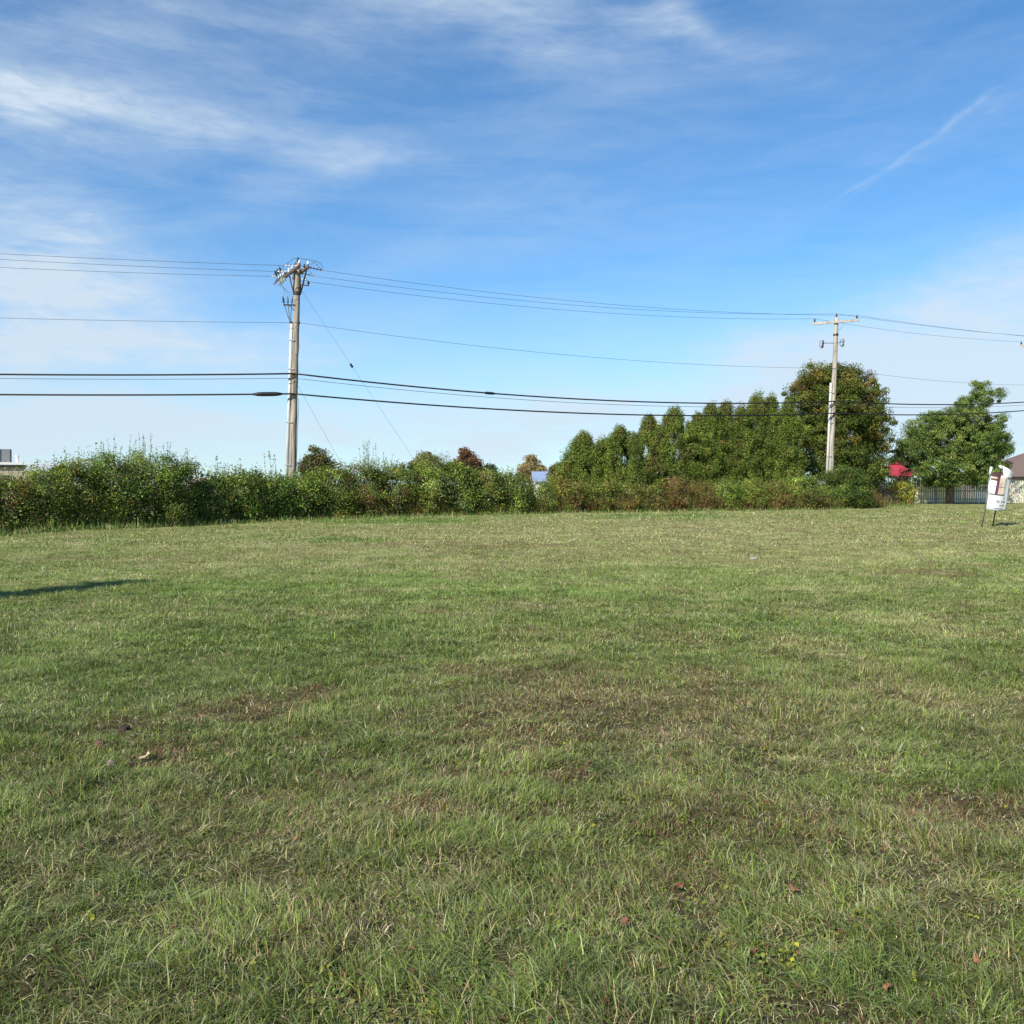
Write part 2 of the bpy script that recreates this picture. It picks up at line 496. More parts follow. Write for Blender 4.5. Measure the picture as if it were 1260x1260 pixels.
def wedge(D0, D1, dens, clump, side, h, w, nseg, hvar=.27, lodcol=0.):
    p, k, nc = lawn_positions(D0, D1, dens, clump, side)
    n = len(p)
    base_dir = fbm(p[:, 0] * .9 + 5, p[:, 1] * .9, 2) * 9
    cd = rng.uniform(0, 6.28, nc)[k]
    lean = np.where(rng.random(n) < .45, base_dir, cd) + rng.normal(0, .9, n)
    tuft = .30 + .75 * fbm(p[:, 0] * 2.3 + 60, p[:, 1] * 2.3, 3) + .75 * sstep(.25, .75, fbm(p[:, 0] * 7 + 90, p[:, 1] * 7, 2))
    H = h * tuft * np.exp(rng.normal(0, hvar, n)) * rng.uniform(.75, 1.2, nc)[k]
    bend = np.clip(rng.normal(.62, .25, nc)[k] + .5 * fbm(p[:, 0] * 1.7, p[:, 1] * 1.7 + 80, 2) + rng.normal(0, .25, n), .05, 1.5)
    W = w * rng.uniform(.55, 1.3, n)
    st, br, gr = lawn_fields(p[:, 0], p[:, 1])
    H = H * (1 - .35 * br) * (1 + .25 * gr)
    c = blade_cols(p[:, 0], p[:, 1])
    c = c * (1 - lodcol) + c.mean(0) * lodcol
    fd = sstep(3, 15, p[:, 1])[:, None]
    root = c * (np.array([.64, .54, .50]) * (1 - fd) + np.array([.93, .9, .88]) * fd); c = c * (.95 - .03 * fd)  # browner, darker blade feet near the camera: painted shade between blades, fading with distance
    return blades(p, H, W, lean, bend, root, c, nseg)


def thatch(D0, D1, dens, side, L, w):
    """dead straw lying flat among the blades"""
    p, k, nc = lawn_positions(D0, D1, dens, 1, side); n = len(p)
    H = L * rng.uniform(.4, 1.3, n)
    lean = rng.uniform(0, 6.28, n)
    c = np.where(rng.random((n, 1)) < .5, C_ST, np.where(rng.random((n, 1)) < .5, C_ST2, C_BR)) * np.exp(rng.normal(0, .25, (n, 1)))
    bend = rng.uniform(1.4, 2.0, n)
    z = ground_h(p[:, 0], p[:, 1]) + rng.uniform(0.0, .022, n)
    return blades(p, H * .6, w * rng.uniform(.6, 1.2, n), lean, bend, c, c, 2, z=z)


chunks = [
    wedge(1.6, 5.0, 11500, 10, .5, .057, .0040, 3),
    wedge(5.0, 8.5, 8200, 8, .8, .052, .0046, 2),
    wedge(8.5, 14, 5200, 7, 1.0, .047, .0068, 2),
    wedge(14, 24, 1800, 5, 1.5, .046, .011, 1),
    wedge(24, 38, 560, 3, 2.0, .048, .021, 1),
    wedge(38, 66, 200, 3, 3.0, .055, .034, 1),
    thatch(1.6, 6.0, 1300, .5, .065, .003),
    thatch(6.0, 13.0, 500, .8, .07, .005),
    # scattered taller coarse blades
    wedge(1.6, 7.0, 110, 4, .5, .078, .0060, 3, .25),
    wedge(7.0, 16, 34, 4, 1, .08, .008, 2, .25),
]
# long unmown fringe along the foot of the hedge
def fringe():
    px_ = rng.uniform(-80, 1130, 26000)
    D = EYE * F / (np.interp(px_, _hx, _hy) - HOR) + rng.normal(.1, .32, len(px_))
    p = np.stack([wx(px_, D), D], 1); n = len(p)
    st = tints(n, [C_G1, C_GD, C_ST, C_BR2], [4, 4, 1.5, 1])
    return blades(p, .16 * np.exp(rng.normal(0, .4, n)), .03 * rng.uniform(.5, 1.2, n), rng.uniform(0, 6.28, n), np.clip(rng.normal(.4, .2, n), 0, 1), st * .8, st, 2)


chunks.append(fringe())
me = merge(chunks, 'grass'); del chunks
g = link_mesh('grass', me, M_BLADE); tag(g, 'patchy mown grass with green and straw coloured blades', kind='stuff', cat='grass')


# low broadleaf weeds in the turf
def lawn_weeds():
    C = []; col = []; out = []
    spots = [(640, 920, 70, 40, 60), (840, 890, 120, 60, 90), (700, 880, 160, 50, 120), (1090, 905, 60, 30, 40), (860, 960, 60, 30, 50), (600, 1230, 70, 20, 50),
             (1030, 1170, 60, 30, 30), (420, 1230, 80, 20, 40), (950, 880, 60, 30, 40), (1150, 960, 60, 20, 40), (860, 1120, 100, 50, 40), (150, 900, 60, 25, 40), (1080, 1200, 200, 60, 60), (300, 1130, 200, 80, 60), (760, 1040, 300, 80, 90)]
    for px_, py_, rx, ry, n in spots:
        for _ in range(int(n * 1.6)):
            a = px_ + rng.normal(0, rx); b = py_ + rng.normal(0, ry)
            if b < 650: continue
            D = gd(b); x = wx(a, D); h0 = float(ground_h(x, D)); m = int(rng.integers(3, 8))
            q = np.array([x, D, h0 + .018]) + rng.normal(size=(m, 3)) * np.array([.022, .022, .006])
            C.append(q)
            base = [(.13, .19, .04), (.20, .21, .04), (.30, .30, .03), (.14, .07, .04)][rng.choice(4, p=[.5, .22, .08, .2])]
            col.append(np.array(base)[None] * np.exp(rng.normal(0, .2, (m, 1))))
    C = np.concatenate(C); col = np.concatenate(col)
    me = leaves(C, .020, .016, col, None, 1.6, 'lawn_weeds', .1)
    o = link_mesh('lawn_weeds', me, M_LEAF); tag(o, 'low clover and yellowing weed leaves scattered through the turf', kind='stuff', cat='weeds')


lawn_weeds()

# ------------------------------------------------------------------ hedge shrubs
GRN = [G_MID, G_DARK, G_LIGHT, G_OLIVE, BROWN, G_GREY]
shr = [
    # px, halfw, top, palette weights, label, kwargs
    (-45, 38, 580, [3, 2, 2, 1, .3, 0], 'green shrub cut off by the left edge of the photo', {}),
    (12, 34, 586, [2, 1, 2, 2.5, 1.2, .2], 'mixed olive and brown shrub below the beige building at far left', dict(base_dry=.1)),
    (58, 30, 582, [2, 2, 2, 2, .6, .3], 'olive green shrub just right of the beige building', dict(sprigs=14)),
    (98, 30, 571, [1.5, 1, 2, 3, .5, .4], 'yellowish green shrub left of the tallest hedge clump', dict(sprigs=16)),
    (140, 34, 565, [3, 1.5, 2.5, 1, .2, 1], 'tall bright shrub with loose shoots, left half of the tallest hedge clump', dict(sprigs=34, sprig_h=.7)),
    (185, 36, 563, [3, 1.5, 2.5, 1, .4, 1], 'tallest shrub with long upright shoots at the peak of the left clump', dict(sprigs=36, sprig_h=.7)),
    (222, 24, 572, [3, 3, 1, 1.5, .6, .3], 'dark shrub sloping down at the right side of the tallest clump', dict(sprigs=12)),
    (262, 24, 585, [3, 3, 1, 1.5, .6, .3], 'shrub with one thin tall sprig beside the gap in the hedge', dict(sprigs=10, sprig_h=.7)),
    (300, 28, 581, [4, 3, 1.5, 1, .3, .3], 'mid green shrub between the hedge gap and the large utility pole', dict(sprigs=16, sprig_h=.5)),
    (335, 26, 585, [4, 3, 1.5, 1, .2, .3], 'green shrub with pale long-leaved shoots just left of the large pole', dict(sprigs=16, sprig_h=.7)),
    (372, 28, 584, [4, 2, 2.5, 1, .2, .2], 'fresh green shrub standing in front of the foot of the large pole', dict(sprigs=8, sprig_h=.25)),
    (412, 28, 576, [3, 2, 2, 2, 2, .2], 'green shrub with a rusty brown top right of the large pole', dict(sprigs=10, sprig_h=.4)),
    (450, 26, 574, [3, 3, 1.5, 1, 1.5, .3], 'dark green shrub with wispy bare sprigs rising from its top', dict(sprigs=26, sprig_h=1.1, base_dry=.25)),
    (488, 27, 571, [3, 3, 1.5, 1, .6, .5], 'dense dark green shrub with a reddish brown foot in mid hedge', dict(sprigs=12, base_dry=.35)),
    (528, 29, 565, [3, 1.6, 2.5, 1, .2, 1], 'grey green dome shaped shrub in the middle of the hedge', dict(sprigs=14, base_dry=.25, sprig_h=.3)),
    (566, 25, 572, [3, 2, 3, .8, .4, .6], 'bright green shrub in front of the dark red tree', dict(sprigs=12, sprig_h=.3)),
    (600, 24, 580, [2.5, 2, 2, 1, 1.2, .5], 'brown flecked shrub right of the dark red tree', dict(sprigs=10)),
    (630, 22, 584, [3.5, 2, 2.5, .8, .2, 1.2], 'green shrub with pale feathery top left of the blue grey roof', dict(sprigs=20, sprig_h=.35)),
    (664, 20, 595, [2.5, 2, 1.5, 1.5, 1.2, .3], 'low shrub beneath the blue grey roof', dict(sprigs=6, sprig_h=.2, base_dry=.2)),
    (702, 24, 593, [1, 1, .6, 2, 2.5, 0], 'reddish brown twiggy shrub right of the blue grey roof', dict(base_dry=.45, sprig_h=.2)),
    (738, 24, 596, [3, 2, 1.5, 1.5, .6, .2], 'low green shrub in front of the left end of the evergreen row', dict(base_dry=.3, sprig_h=.2)),
    (772, 22, 597, [1.5, 1.5, .6, 2, 2, .2], 'olive and rust shrub in front of the evergreen row', dict(base_dry=.4, sprig_h=.2)),
    (803, 20, 599, [1, 1, .5, 2, 2, .2], 'low rust tinged shrub between two darker ones below the evergreens', dict(base_dry=.5, sprig_h=.15)),
    (832, 20, 590, [.6, .8, .2, 1.5, 4, 0], 'dark reddish brown shrub below the middle of the evergreen row', dict(base_dry=.8, sprig_h=.25)),
    (862, 18, 596, [.8, .5, .5, 1.5, 3, 0], 'orange brown dying shrub below the evergreen row', dict(base_dry=.7, sprig_h=.25)),
    (892, 20, 592, [3, 1.5, 3, 1, .2, .2], 'fresh green shrub left of a yellowish one below the evergreens', dict(base_dry=.2, sprig_h=.25)),
    (922, 20, 590, [2, 1, 3.5, 2, .1, .2], 'bright yellow green shrub below the right part of the evergreen row', dict(base_dry=.15)),
    (952, 20, 594, [1.5, 1, 1, 2, 2, 0], 'brownish thin shrub with weeds left of the smaller pole', dict(base_dry=.7)),
    (985, 24, 588, [3, 1.5, 2.5, 1.5, .5, .2], 'green shrub just left of the smaller pole', dict(base_dry=.4)),
    (1038, 30, 577, [2, 4.5, .6, .6, .1, .1], 'dense dark green shrub at the foot of the smaller pole', dict(sprigs=8, dense=1.5, sprig_h=.2)),
]
for px_, hw, top, w, lab, kw in shr:
    shrub('shrub', px_, hw, top, GRN, w, lab, **kw)
shrub('shrub', 1066, 16, 603, [BROWN, RUST, G_OLIVE, DRY], [2, 1.2, 2, 1], 'low brown shrub between the dark shrub and the fence', sprigs=5, sprig_h=.1, depth=1.0, leaf=.06)
shrub('flowering_shrub', 1086, 13, 601, [(.36, .27, .22), DRY, G_OLIVE], [3, 1, 1], 'small shrub with dried pinkish grey flower heads by the fence end', sprigs=4, sprig_h=.1, depth=.9, D=70.5, leaf=.09, group=None)
shrub('yellow_shrub', 1108, 15, 593, [G_YEL, (.30, .27, .05), G_LIGHT, G_OLIVE], [3, 2, 2.5, 1], 'yellow leaved open shrub in front of the cream fence', sprigs=16, sprig_h=.25, depth=.9, D=72.5, leaf=.13, dense=.55, group=None)


# dry undergrowth and tall weeds along the foot of the hedge
def undergrowth():
    n = 30000
    px_ = np.concatenate([rng.uniform(-60, 1085, n // 2), np.clip(rng.normal(840, 130, n // 4), 640, 1120), np.clip(rng.normal(525, 35, n // 8), 440, 610), np.clip(rng.normal(1062, 18, n // 8), 1000, 1090)])
    n = len(px_)
    D = EYE * F / (np.interp(px_, _hx, _hy) - HOR) + rng.uniform(.1, 1.0, n)
    p = np.stack([wx(px_, D), D], 1)
    dry = sstep(620, 700, px_) * .38 + np.exp(-((px_ - 525) / 50) ** 2) * .6 + .12
    wv = fbm(px_ * .03, px_ * 0, 2)
    isd = rng.random(n) < dry * (.4 + 1.1 * wv)
    c = np.where(isd[:, None], tints(n, [RUST, DRY, BROWN, TAN], [1.5, 3, 2, 1.2]), tints(n, [G_DARK, G_MID, G_OLIVE], [2, 2, 1.5]))
    h = .28 + .55 * sstep(680, 760, px_) * (1 - sstep(1000, 1060, px_)) * wv * 1.2 + .2 * rng.random(n)
    h = h * np.exp(rng.normal(0, .3, n))
    v, l, s, t, cc = blades(p, h, .03 * rng.uniform(.5, 1.3, n), rng.uniform(0, 6.28, n), np.clip(rng.normal(.3, .2, n), 0, .9), c * .85, c, 2)
    me = np_mesh('undergrowth', v, l, s, t, cc)
    o = link_mesh('undergrowth', me, M_LEAF); tag(o, 'rusty and green weeds tangled along the foot of the hedge', kind='stuff', cat='undergrowth')


undergrowth()


# ------------------------------------------------------------------ trees
def crown_tree(name, x, y, h, crown, N, leaf, pal, w, label, cat='tree', group=None, trunk_r=.18, limbs=10, mat=None, sig=(.22, .45), hue_side=None, trunk_mat=None, up=.35, lw=.6, zs=.75):
    """crown: list of clump centres (K,3) relative to the base; foliage spread round them"""
    root = empty(name, (x, y, float(ground_h(x, y)))); tag(root, label, cat, group)
    K = len(crown); crown = np.asarray(crown)
    k = rng.integers(0, K, N); sg = rng.uniform(*sig, K)
    d = rand_dirs(N) * (rng.random(N) ** .45)[:, None] * 1.7
    p = crown[k] + d * sg[k][:, None] * np.array([1, 1, zs])
    ki = rng.choice(len(pal), K, p=np.array(w) / sum(w))
    if hue_side is not None:
        ki = hue_side(crown, ki)
    idx = np.where(rng.random(N) < .72, ki[k], rng.choice(len(pal), N, p=np.array(w) / sum(w)))
    kb = np.exp(rng.normal(0, .14, K))
    col = tints(N, pal, w, idx, .22) * kb[k][:, None]
    keep = p[:, 2] > .05; p, col, d = p[keep], col[keep], d[keep]
    me = leaves(p, leaf, leaf * lw, np.clip(col, .004, .8), d / 1.7 * 1.4, up)
    link_mesh('crown', me, mat or M_LEAF, root)
    t = MB()
    t.tube([(0, 0, -.1), (trunk_r * .3, 0, h * .2), (-trunk_r * .3, .05, h * .5), (0, 0, h * .85)], [trunk_r * 1.5, trunk_r, trunk_r * .7, trunk_r * .2], 9)
    for i in range(limbs):
        e = Vector(crown[rng.integers(0, K)]); z = min(max(e.z * .55, h * .12), h * .75)
        b = Vector((0, 0, z))
        t.tube([b, b.lerp(e, .5) + Vector((0, 0, .03 * h)), e], [trunk_r * .4, trunk_r * .22, .02], 5, False)
    t.build('trunk', trunk_mat or M_TRUNK, root, True)
    return root


def cone_clumps(R_, h, K, z0=.03, p=.9, jit=.12):
    z = rng.uniform(z0, 1, K)
    r = R_ * np.clip(1 - z ** 2.7, .02, 1) ** .8 * rng.uniform(.15, 1.0, K) ** .5 * (1 - .22 * z)
    th = rng.uniform(0, 6.28, K)
    c = np.stack([r * np.cos(th), r * np.sin(th), z * h * .96], 1) + rng.normal(size=(K, 3)) * jit
    return np.concatenate([c, np.array([[0, 0, h * .9], [.05, 0, h * .97], [0, .05, h * .82]])])


A_PAL = [(.125, .175, .028), (.085, .125, .023), (.180, .225, .038), (.135, .115, .036), (.13, .07, .032)]
ever = [
    (697, 569, 17, 62.5, 'short yellowish evergreen at the left end of the row'),
    (717, 536, 17, 63, 'narrow dark pointed evergreen, first tall one of the row'),
    (742, 545, 16, 64, 'evergreen with a sloping brownish shoulder beside the first tall one'),
    (765, 527, 19, 63, 'round topped evergreen second in height from the left'),
    (799, 515, 19, 63.5, 'evergreen with a rusty brown tip'),
    (830, 505, 20, 64, 'evergreen with a broad blunt tip left of the row middle'),
    (858, 509, 17, 65, 'slightly lower evergreen filling the dip in the row middle'),
    (874, 498, 17, 64.5, 'evergreen with a small pointed tip at the row middle'),
    (892, 495, 17, 65.5, 'evergreen with twin tips that touch the black cables'),
    (912, 501, 15, 65, 'evergreen in the notch left of the tallest spiky tip'),
    (930, 487, 17, 66, 'evergreen with the sharp spiky tip above the cables'),
    (948, 488, 16, 66.5, 'evergreen with a pointed tip next to the big broadleaf tree'),
    (968, 494, 17, 66, 'last evergreen of the row half against the big broadleaf tree'),
]
for i, (px_, top, hw, D, lab) in enumerate(ever):
    h = wz(top, D); r = hw / F * D * (1.25 if i == 0 else 2.5 if i < 6 else 1.7)
    w = [4, 3, 2.2, .45, .12]
    if i in (0, 2): w = [2.5, 1.5, 3, 1.6, .3]
    if i == 4: w = [3, 2.5, 2, 1.4, .5]
    cr = cone_clumps(r, h, int(300 * h / 6))

    def side(c, ki, h=h): 
        m = (c[:, 2] > h * .86) & (rng.random(len(c)) < .3); ki = ki.copy(); ki[m] = 3; return ki
    crown_tree('evergreen_tree', wx(px_, D), D, h, cr, int((56000 if 0 < i < 6 else 42000) * h / 6), .105, A_PAL, w, lab, 'evergreen tree', 'row of evergreens behind the hedge', .12, 4, M_NEEDLE, (.10, .26), side, lw=.5, zs=1.6, up=.15)


def blob_clumps(lobes, K):
    """lobes (cx,cy,cz,rx,ry,rz); clumps mostly near their shells"""
    out = []; vol = np.array([l[3] * l[5] for l in lobes]); nn = np.maximum(3, (K * vol / vol.sum()).astype(int))
    for l, n in zip(lobes, nn):
        d = rand_dirs(n) * (rng.uniform(.25, 1, n) ** .35)[:, None]
        out.append(np.array(l[:3]) + d * np.array(l[3:]))
    return np.concatenate(out)


def from_px(lobes, D, cx):
    """lobes given in metres across and up from measured picture spots"""
    s = D / F
    return [((a - cx) * s, dy, (HOR - b) * s + EYE, ra * s, max(ra, 30) * s * .8, rb * s) for a, b, ra, rb, dy in lobes]


# big broadleaf tree behind the smaller pole
D = 71
lob = from_px([(1030, 520, 56, 70, 0), (1015, 482, 42, 36, 0), (1035, 468, 30, 24, .5), (985, 510, 32, 40, 0), (1060, 492, 30, 34, 0), (1078, 530, 22, 34, 0), (1070, 560, 26, 34, 0), (1000, 560, 44, 40, -1), (1048, 580, 44, 28, -1), (1066, 585, 14, 18, 0), (1022, 505, 52, 55, 0)], D, 1030)
cr = np.concatenate([blob_clumps(lob, 800), blob_clumps([(a, b, c, d * .7, e * .7, f * .7) for a, b, c, d, e, f in lob], 350)])


def side(c, ki):
    ki = ki.copy()
    m = ((c[:, 0] > 2.0) & (c[:, 2] > 3.2) | (c[:, 2] > 8.8)) & (rng.random(len(c)) < .34)
    ki[m] = rng.choice([3, 4, 5], int(m.sum()), p=[.62, .3, .08]); return ki


crown_tree('broadleaf_tree', wx(1030, D), D, wz(445, D), cr, 190000, .13, [(.115, .155, .03), (.075, .11, .022), (.17, .20, .04), (.24, .19, .04), (.19, .105, .034), (.16, .075, .04)], [4, 3, 2, .6, .35, .1],
           'big round broadleaf tree turning rusty at its edges behind the smaller pole', 'tree', None, .3, 26, None, (.14, .5), side)

# spreading tree before the fence at right
D = 73.2
lob = from_px([(1178, 545, 60, 32, 0), (1130, 552, 27, 22, 0), (1226, 548, 36, 27, 2.4), (1150, 528, 34, 20, .5), (1185, 515, 34, 22, 0), (1170, 578, 62, 18, -.6), (1215, 575, 32, 16, 2.4), (1131, 571, 14, 12, 0), (1240, 562, 24, 24, 2.8),
               (1200, 498, 16, 18, 0), (1207, 480, 9, 13, 0), (1188, 497, 8, 8, 0), (1226, 489, 7, 9, 0), (1222, 517, 14, 7, 0), (1253, 540, 9, 12, 3), (1245, 528, 8, 6, 3), (1165, 590, 48, 9, -.5), (1200, 592, 24, 8, -.2), (1130, 532, 7, 5, 0), (1166, 510, 7, 5, 0), (1109, 556, 7, 5, 0), (1112, 545, 6, 4, 0), (1148, 512, 5, 7, 0), (1208, 472, 3, 8, 0), (1256, 552, 8, 6, 3), (1256, 572, 8, 6, 3), (1234, 523, 9, 4, 1), (1104, 565, 6, 5, 0)], D, 1168)
cr = np.concatenate([blob_clumps(lob, 750), blob_clumps([(a, b, c, d * .7, e * .7, f * .7) for a, b, c, d, e, f in lob], 350)])
crown_tree('spreading_tree', wx(1168, D), D, 8.8, cr, 210000, .105, [(.125, .185, .038), (.075, .120, .03), (.185, .245, .05), (.25, .30, .08)], [3.5, 3, 2.5, .6],
           'spreading green tree with a thin pointed top in front of the fence', 'tree', None, .24, 14, M_NEEDLE, (.10, .36), None, M_TRUNKP)

# distant trees above the hedge
def dist_tree(px_, top, hw, D, pal, w, lab, lobes=None, N=5000, leaf=.30):
    h = wz(top, D); s = D / F; r = hw * s
    L_ = lobes or [(0, 0, h * .55, r * .85, r * .8, h * .25), (rng.normal(0, .1) * r, 0, h - r * .6, r * .5, r * .5, r * .55)] + [(r * rng.uniform(-.75, .75), r * rng.normal(0, .3), h - r * rng.uniform(.6, 1.5), r * rng.uniform(.25, .5), r * .5, r * rng.uniform(.25, .5)) for _ in range(8)]
    crown_tree('distant_tree', wx(px_, D), D, h * .92, blob_clumps(L_, 110), int(N * 3.6), leaf * .75, pal, w, lab, 'tree', 'distant trees beyond the hedge', .22, 12, None, (.2, .6))


dist_tree(389, 551, 19, 95, [(.12, .12, .05), (.09, .10, .04), (.16, .12, .05)], [2, 2, 1], 'small brownish green tree just right of the large pole', N=4200)
dist_tree(524, 555, 17, 110, [(.20, .20, .09), (.16, .165, .075), (.24, .20, .10)], [2, 2, 1], 'olive grey round tree left of the dark red tree', N=4500)
dist_tree(572, 553, 24, 100, [(.13, .06, .04), (.09, .052, .034), (.18, .085, .042), (.15, .12, .045)], [3, 2, 1, 1], 'dark red autumn tree rising above the middle of the hedge', N=7500)
dist_tree(602, 573, 7, 105, [(.03, .05, .025), (.04, .06, .03)], [1, 1], 'tiny dark pointed tree right of the dark red tree', N=1500)
dist_tree(652, 560, 20, 125, [(.30, .235, .10), (.22, .20, .09), (.32, .23, .11), (.20, .16, .09)], [2, 2, 1.5, 1], 'yellowish tan autumn tree above the blue grey roof', N=4200)
dist_tree(690, 571, 12, 90, [(.09, .10, .035), (.12, .09, .04)], [2, 1], 'olive tree just right of the blue grey roof', N=2600)
dist_tree(1108, 556, 16, 112, [(.12, .09, .06), (.08, .06, .04)], [2, 1], 'brownish tree behind the red canopy', N=2000)
# trees left of the frame; one throws its shadow on the lawn
for (x, y, h, lab) in [(-11.4, 7.6, 7.2, 'narrow pointed tree standing left of the field, outside the photo')]:
    c = cone_clumps(1.35, h, 130)
    crown_tree('roadside_tree', x, y, h, c, 6500, .12, A_PAL, [3, 3, 2, .5, .2], lab, 'tree', None, .14, 6, M_NEEDLE, (.12, .25))

# ------------------------------------------------------------------ utility poles
def lathe(mb, base, axis, prof, n=10):
    base = Vector(base); axis = Vector(axis).normalized()
    mb.tube([base + axis * z for z, r in prof], [r for z, r in prof], n)


def pin_insulator(parent, p, up=(0, 0, 1), s=1., mat=None):
    m = MB(); lathe(m, p, up, [(0, .02 * s), (.08 * s, .02 * s), (.081 * s, .06 * s), (.12 * s, .075 * s), (.13 * s, .045 * s), (.17 * s, .07 * s), (.19 * s, .04 * s), (.24 * s, .045 * s), (.26 * s, .02 * s)])
    return m.build('insulator', mat or M_DARK, parent, True)


def string_insulator(parent, a, b, mat=None, r=.055):
    m = MB(); a = Vector(a); b = Vector(b); L_ = (b - a).length
    prof = [(0, .02)]; k = 4
    for i in range(k):
        z = L_ * (i + .5) / k; prof += [(z - .035, .022), (z - .02, r), (z + .01, r * .9), (z + .03, .022)]
    prof += [(L_, .02)]
    lathe(m, a, b - a, prof); return m.build('insulator', mat or M_CER, parent, True)


def pole_root(px_top, y_top, D, lean, label, Htop):
    x = wx(px_top, D) - math.sin(lean) * Htop
    r = empty('utility_pole', (x, D, 0), (0, lean, 0)); tag(r, label, 'utility pole', 'wooden utility poles of the power line'); return r


def shaft(parent, H, r0, r1, mat):
    n = 22; m = MB()
    m.tube([(rng.normal(0, .006), rng.normal(0, .006), -.3 + (H + .3) * i / n) for i in range(n + 1)], [r0 + (r1 - r0) * i / n for i in range(n + 1)], 20)
    return m.build('shaft', mat, parent, True)


bpy.context.view_layer.update()
# --- pole A (large, left)
DA, HA = 46.0, wz(326, 46.0)
A = pole_root(368.5, 326, DA, R(1.95), 'large weathered wooden utility pole with transformers arms and riser, left of centre', HA)
shaft(A, HA, .190, .135, M_POLE)
ad = Vector((-.45, .89, 0)).normalized(); an = Vector((.89, .45, 0)).normalized()
za = HA - .38
for s_ in (-1, 1):       # double crossarm, one each side of the shaft
    m = MB(); o_ = an * (.21 * s_)
    m.bar(ad * -1.25 + o_ + Vector((0, 0, za)), ad * 1.75 + o_ + Vector((0, 0, za)), .10, .13)
    m.build('crossarm', M_ARM, A)
    for e in (-.62, .62):
        b = MB(); b.bar(ad * e + o_ * 1.3 + Vector((0, 0, za - .06)), o_ * .85 + Vector((0, 0, za - 1.05)), .065, .03)
        b.build('brace', M_ARM, A)
m = MB(); m.tube([(0, 0, za - 1.14), (0, 0, za - 1.0)], .195, 16); m.build('brace_band', M_DARK, A)
for e in (-1.15, -.45, .3, .95, 1.65):
    for s_ in (-1, 1):
        pin_insulator(A, ad * e + an * (.21 * s_) + Vector((0, 0, za + .065)), s=.9, mat=M_DARK if (e + s_) % 2 < 1 else M_CER)
pin_insulator(A, (0, 0, HA), s=1.1)
# dead-end strings along the line on both sides
endA = []
for e, zz in ((-1.15, 0), (.35, 0), (1.65, 0)):
    a0 = ad * e + an * .27 + Vector((0, 0, za)); b0 = a0 + an * .62 + Vector((0, 0, -.05)); string_insulator(A, a0, b0, M_RUST if e < 0 else M_CER)
    dl = Vector((-.95, -.31, 0)); a1 = ad * e - an * .27 + Vector((0, 0, za)); b1 = a1 + dl * .62 + Vector((0, 0, -.05)); string_insulator(A, a1, b1, M_CER)
    endA.append((b0, b1))
    j = MB(); mid = (b0 + b1) / 2 + Vector((0, 0, .42)); j.tube([b0, b0.lerp(mid, .5) + Vector((0, 0, .2)), mid, b1.lerp(mid, .5) + Vector((0, 0, .2)), b1], .012, 5); j.build('jumper_wire', M_WIRE, A)
# fused cutouts and arresters hung from the far end of the arm
for i, e in enumerate((.55, 1.05, 1.5)):
    base = ad * e - an * .42 + Vector((-.06, 0, za - .02))
    m = MB(); lathe(m, base + Vector((0, 0, -.42)), (-.25, 0, 1), [(0, .03), (.02, .08), (.10, .05), (.12, .085), (.2, .05), (.22, .085), (.3, .05), (.32, .08), (.42, .04)]); m.build('fuse_cutout', M_CER, A, True)
    m = MB(); m.bar(base + Vector((-.1, 0, -.02)), base + Vector((-.32, -.05, -.46)), .055); m.bar(base + Vector((-.1, 0, -.02)), base + Vector((.1, .05, 0)), .04); m.build('fuse_tube', M_CERB, A)
    m = MB(); lathe(m, base + Vector((-.22, .04, .0)), (-.3, 0, 1), [(0, .03), (.03, .06), (.08, .04), (.1, .06), (.16, .04), (.18, .06), (.26, .03), (.3, .015)]); m.build('surge_arrester', M_DARK, A, True)
    # lead down to the cable terminations
    m = MB(); q = Vector((-.58 + .2 * i, -.04, HA - 1.62)); m.tube([base + Vector((-.2, 0, -.4)), (base + q) / 2 + Vector((-.12, 0, -.1)), q], .011, 5); m.build('lead_wire', M_WIRE, A)
# loop insulator at the right end
m = MB(); m.tube([ad * -1.2 + an * .3 + Vector((0, 0, za + .1)), ad * -1.2 + an * .55 + Vector((0, 0, za + .35)), ad * -1.2 + an * .85 + Vector((0, 0, za + .22)), ad * -1.2 + an * .9 + Vector((0, 0, za - .05))], .014, 6); m.build('jumper_wire', M_CERB, A)
# side post insulator below arm
m = MB(); m.bar((.1, 0, HA - 1.02), (.55, .1, HA - 1.05), .05); m.build('standoff_arm', M_RUST, A); pin_insulator(A, (.52, .1, HA - 1.04), s=.9, mat=M_RUST)
# cable terminations on a bracket, feeding the riser
m = MB(); m.bar((-.05, -.1, HA - 2.05), (-.62, -.1, HA - 2.05), .07); m.bar((-.1, -.1, HA - 2.3), (-.35, -.1, HA - 2.08), .04); m.build('bracket', M_DARK, A)
for i in range(3):
    q = Vector((-.62 + .2 * i, -.05 - .02 * i, HA - 1.95)); tip = q + Vector((-.06 + .03 * i, 0, .33))
    m = MB(); lathe(m, q, tip - q, [(0, .035), (.05, .06), (.08, .04), (.12, .06), (.16, .04), (.2, .06), (.24, .035), (.34, .012)]); m.build('cable_termination', M_CERB if i else M_DARK, A, True)
    m = MB(); m.tube([q, q.lerp(Vector((-.23, -.12, HA - 2.9)), .5) + Vector((-.02, 0, -.05)), (-.23, -.12, HA - 3.0)], .022, 6); m.build('riser_cable', M_CERB, A)
m = MB(); m.tube([(-.245, -.10, -.2), (-.235, -.10, 4), (-.205, -.10, HA - 2.95)], .075, 12); m.build('riser_conduit', M_PVC, A, True)
m = MB(); lathe(m, (-.225, -.10, HA - 2.95), (0, 0, 1), [(0, .085), (.06, .085), (.1, .05)]); m.build('riser_cap', M_DARK, A, True)
